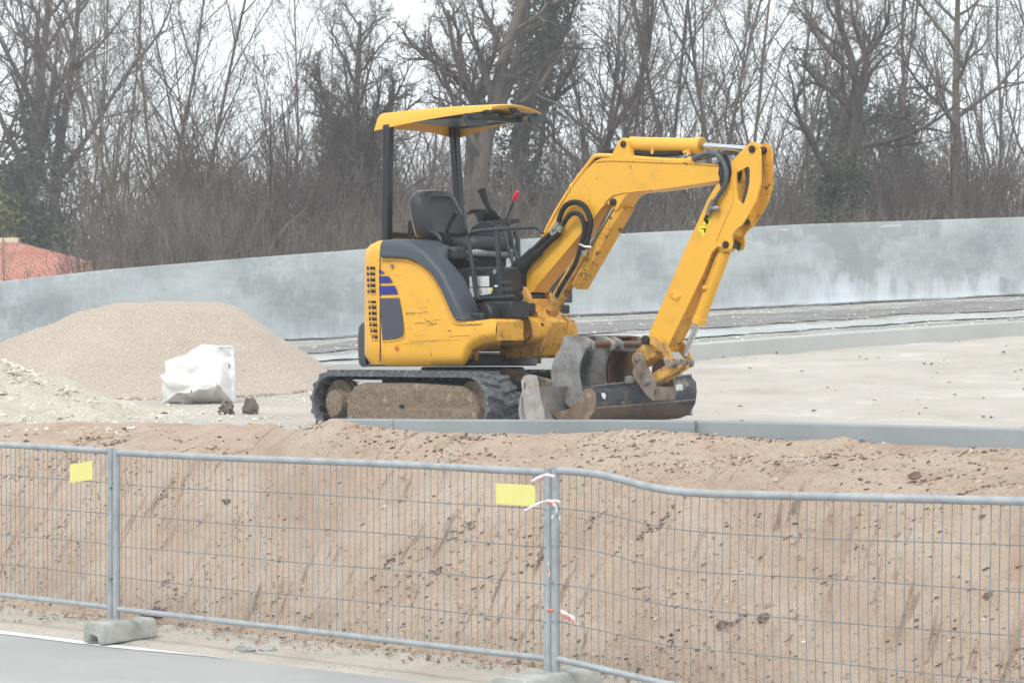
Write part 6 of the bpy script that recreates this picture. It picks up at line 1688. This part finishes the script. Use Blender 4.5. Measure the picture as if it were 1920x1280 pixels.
pine(480, 60, 5.2, 1.8, 7000, m_pine, 'low evergreen among the scrub left of the canopy', 8)
pine(20, 69, 7.4, 1.6, 6000, m_ivy, 'dark evergreen standing just behind the ridge of the red roof', 9)
pine(-5, 68, 5.6, .9, 3500, m_olive, 'small olive-green bush at the left edge above the roof', 10, name='evergreen_bush')
pine(85, 69, 5.4, 1.5, 6000, m_ivy, 'dark ivy-covered bush behind the peak of the red roof', 12, name='evergreen_bush')
pine(850, 47, 3.0, .9, 3500, m_olive, 'low olive-green bush beside the canopy rear post', 11, name='evergreen_bush')
# brushwood that reads as one mass
def thicket(name, n, x0, x1, y0, y1, h0, h1, mat, seed, label, rmin=.009, gapf=None):
    m = MB(); r = random.Random(seed)
    for _ in range(n):
        Y = r.uniform(y0, y1); X = r.uniform(x0, x1) * Y / 50
        hh = (h0 + (h1 - h0) * (.5 + .5 * noise.noise(Vector((X * .35, Y * .2, seed))) + r.uniform(-.25, .25)))
        u_ = X * F / Y + CX
        if gapf: hh *= gapf(u_)
        if u_ < 205 and Y < 67 and r.random() > .03: continue
        if u_ < 330 and 52 < Y < 67: continue
        if hh < .4: continue
        p = Vector((X, Y, .4)); d = Vector((r.gauss(0, .16), r.gauss(0, .16), 1)).normalized(); k = 5; pts = [p.copy()]
        for i in range(k):
            d = (d + Vector((r.gauss(0, .12), r.gauss(0, .12), .03))).normalized(); p = p + d * hh / k; pts.append(p.copy())
        m.tube(pts, [.010 * (1 - i / k) + rmin for i in range(k + 1)], 3, False)
        for j in range(9):
            t = r.uniform(.15, 1) * k; i = min(k - 1, int(t)); q = pts[i] + (pts[i+1] - pts[i]) * (t - i)
            e = rot_dir(d, r.uniform(.25, .8), r.uniform(0, 6.28)); L = hh * r.uniform(.12, .34)
            q2 = q + e * L * .5 + Vector((0, 0, L * .06)); q3 = q2 + (e + Vector((r.gauss(0, .25), 0, .25))).normalized() * L * .5
            m.tube([q, q2, q3], [rmin, rmin * .85, rmin * .6], 3, False)
            for l in range(2):
                e2 = rot_dir(e, r.uniform(.4, .9), r.uniform(0, 6.28)); m.tube([q2, q2 + e2 * L * .4], [rmin * .7, rmin * .5], 3, False)
    o = m.build(name, mat, smooth=0, fix=False); tag(o, label, 'brushwood', kind='stuff'); return o
thicket('brushwood', 900, -14, 14, 40.5, 43, 1.6, 3.6, m_pale, 6, 'sparse pale twigs standing in front of the brown brushwood', .0045)
thicket('brushwood', 4200, -14, 14, 41, 49, 2.0, 4.4, m_scrub, 1, 'tangle of bare brown brushwood growing right behind the concrete wall', .0055)
thicket('brushwood', 3600, -15, 15, 50, 64, 3.8, 6.8, m_twig, 2, 'taller grey mass of bare brushwood farther back between the trees', .0075)
thicket('brushwood', 2000, -16, 16, 70, 90, 4.0, 7.4, m_twig, 3, 'far-off grey haze of bare treetops closing the wood', .011, lambda u: .6 if 340 < u < 560 else 1)
# nest
p = px(141, 123, 50.5); nb = MB(); rr_ = random.Random(4)
for _ in range(160):
    a = rr_.uniform(0, 6.28); q = Vector((math.cos(a) * rr_.uniform(.02, .12), math.sin(a) * rr_.uniform(.02, .12), rr_.uniform(-.07, .06))); e = Vector((rr_.gauss(0,1), rr_.gauss(0,1), rr_.gauss(0,.4))).normalized() * .09
    nb.tube([q - e, q + e], .007, 3, False)
o = nb.build('bird_nest', m_barkd, smooth=0, fix=False); o.location = p; tag(o, 'small dark twig nest high in the bare tree at the upper left', 'nest')

# ------------------------------------------------------------------ damp winter air
hz = MB(); hz.box((0, 50, 9.5), (150, 130, 24)); hm = bpy.data.materials.new('damp_air'); hm.use_nodes = True
hn = hm.node_tree.nodes; hn.clear(); ho = hn.new('ShaderNodeOutputMaterial'); hv = hn.new('ShaderNodeVolumePrincipled')
hv.inputs['Color'].default_value = (.94, .96, 1, 1); hv.inputs['Density'].default_value = .0025; hv.inputs['Anisotropy'].default_value = .2
hm.node_tree.links.new(hv.outputs[0], ho.inputs['Volume'])
o = hz.build('haze', hm, smooth=0); tag(o, 'thin pale winter haze over the whole site', 'haze', kind='stuff')
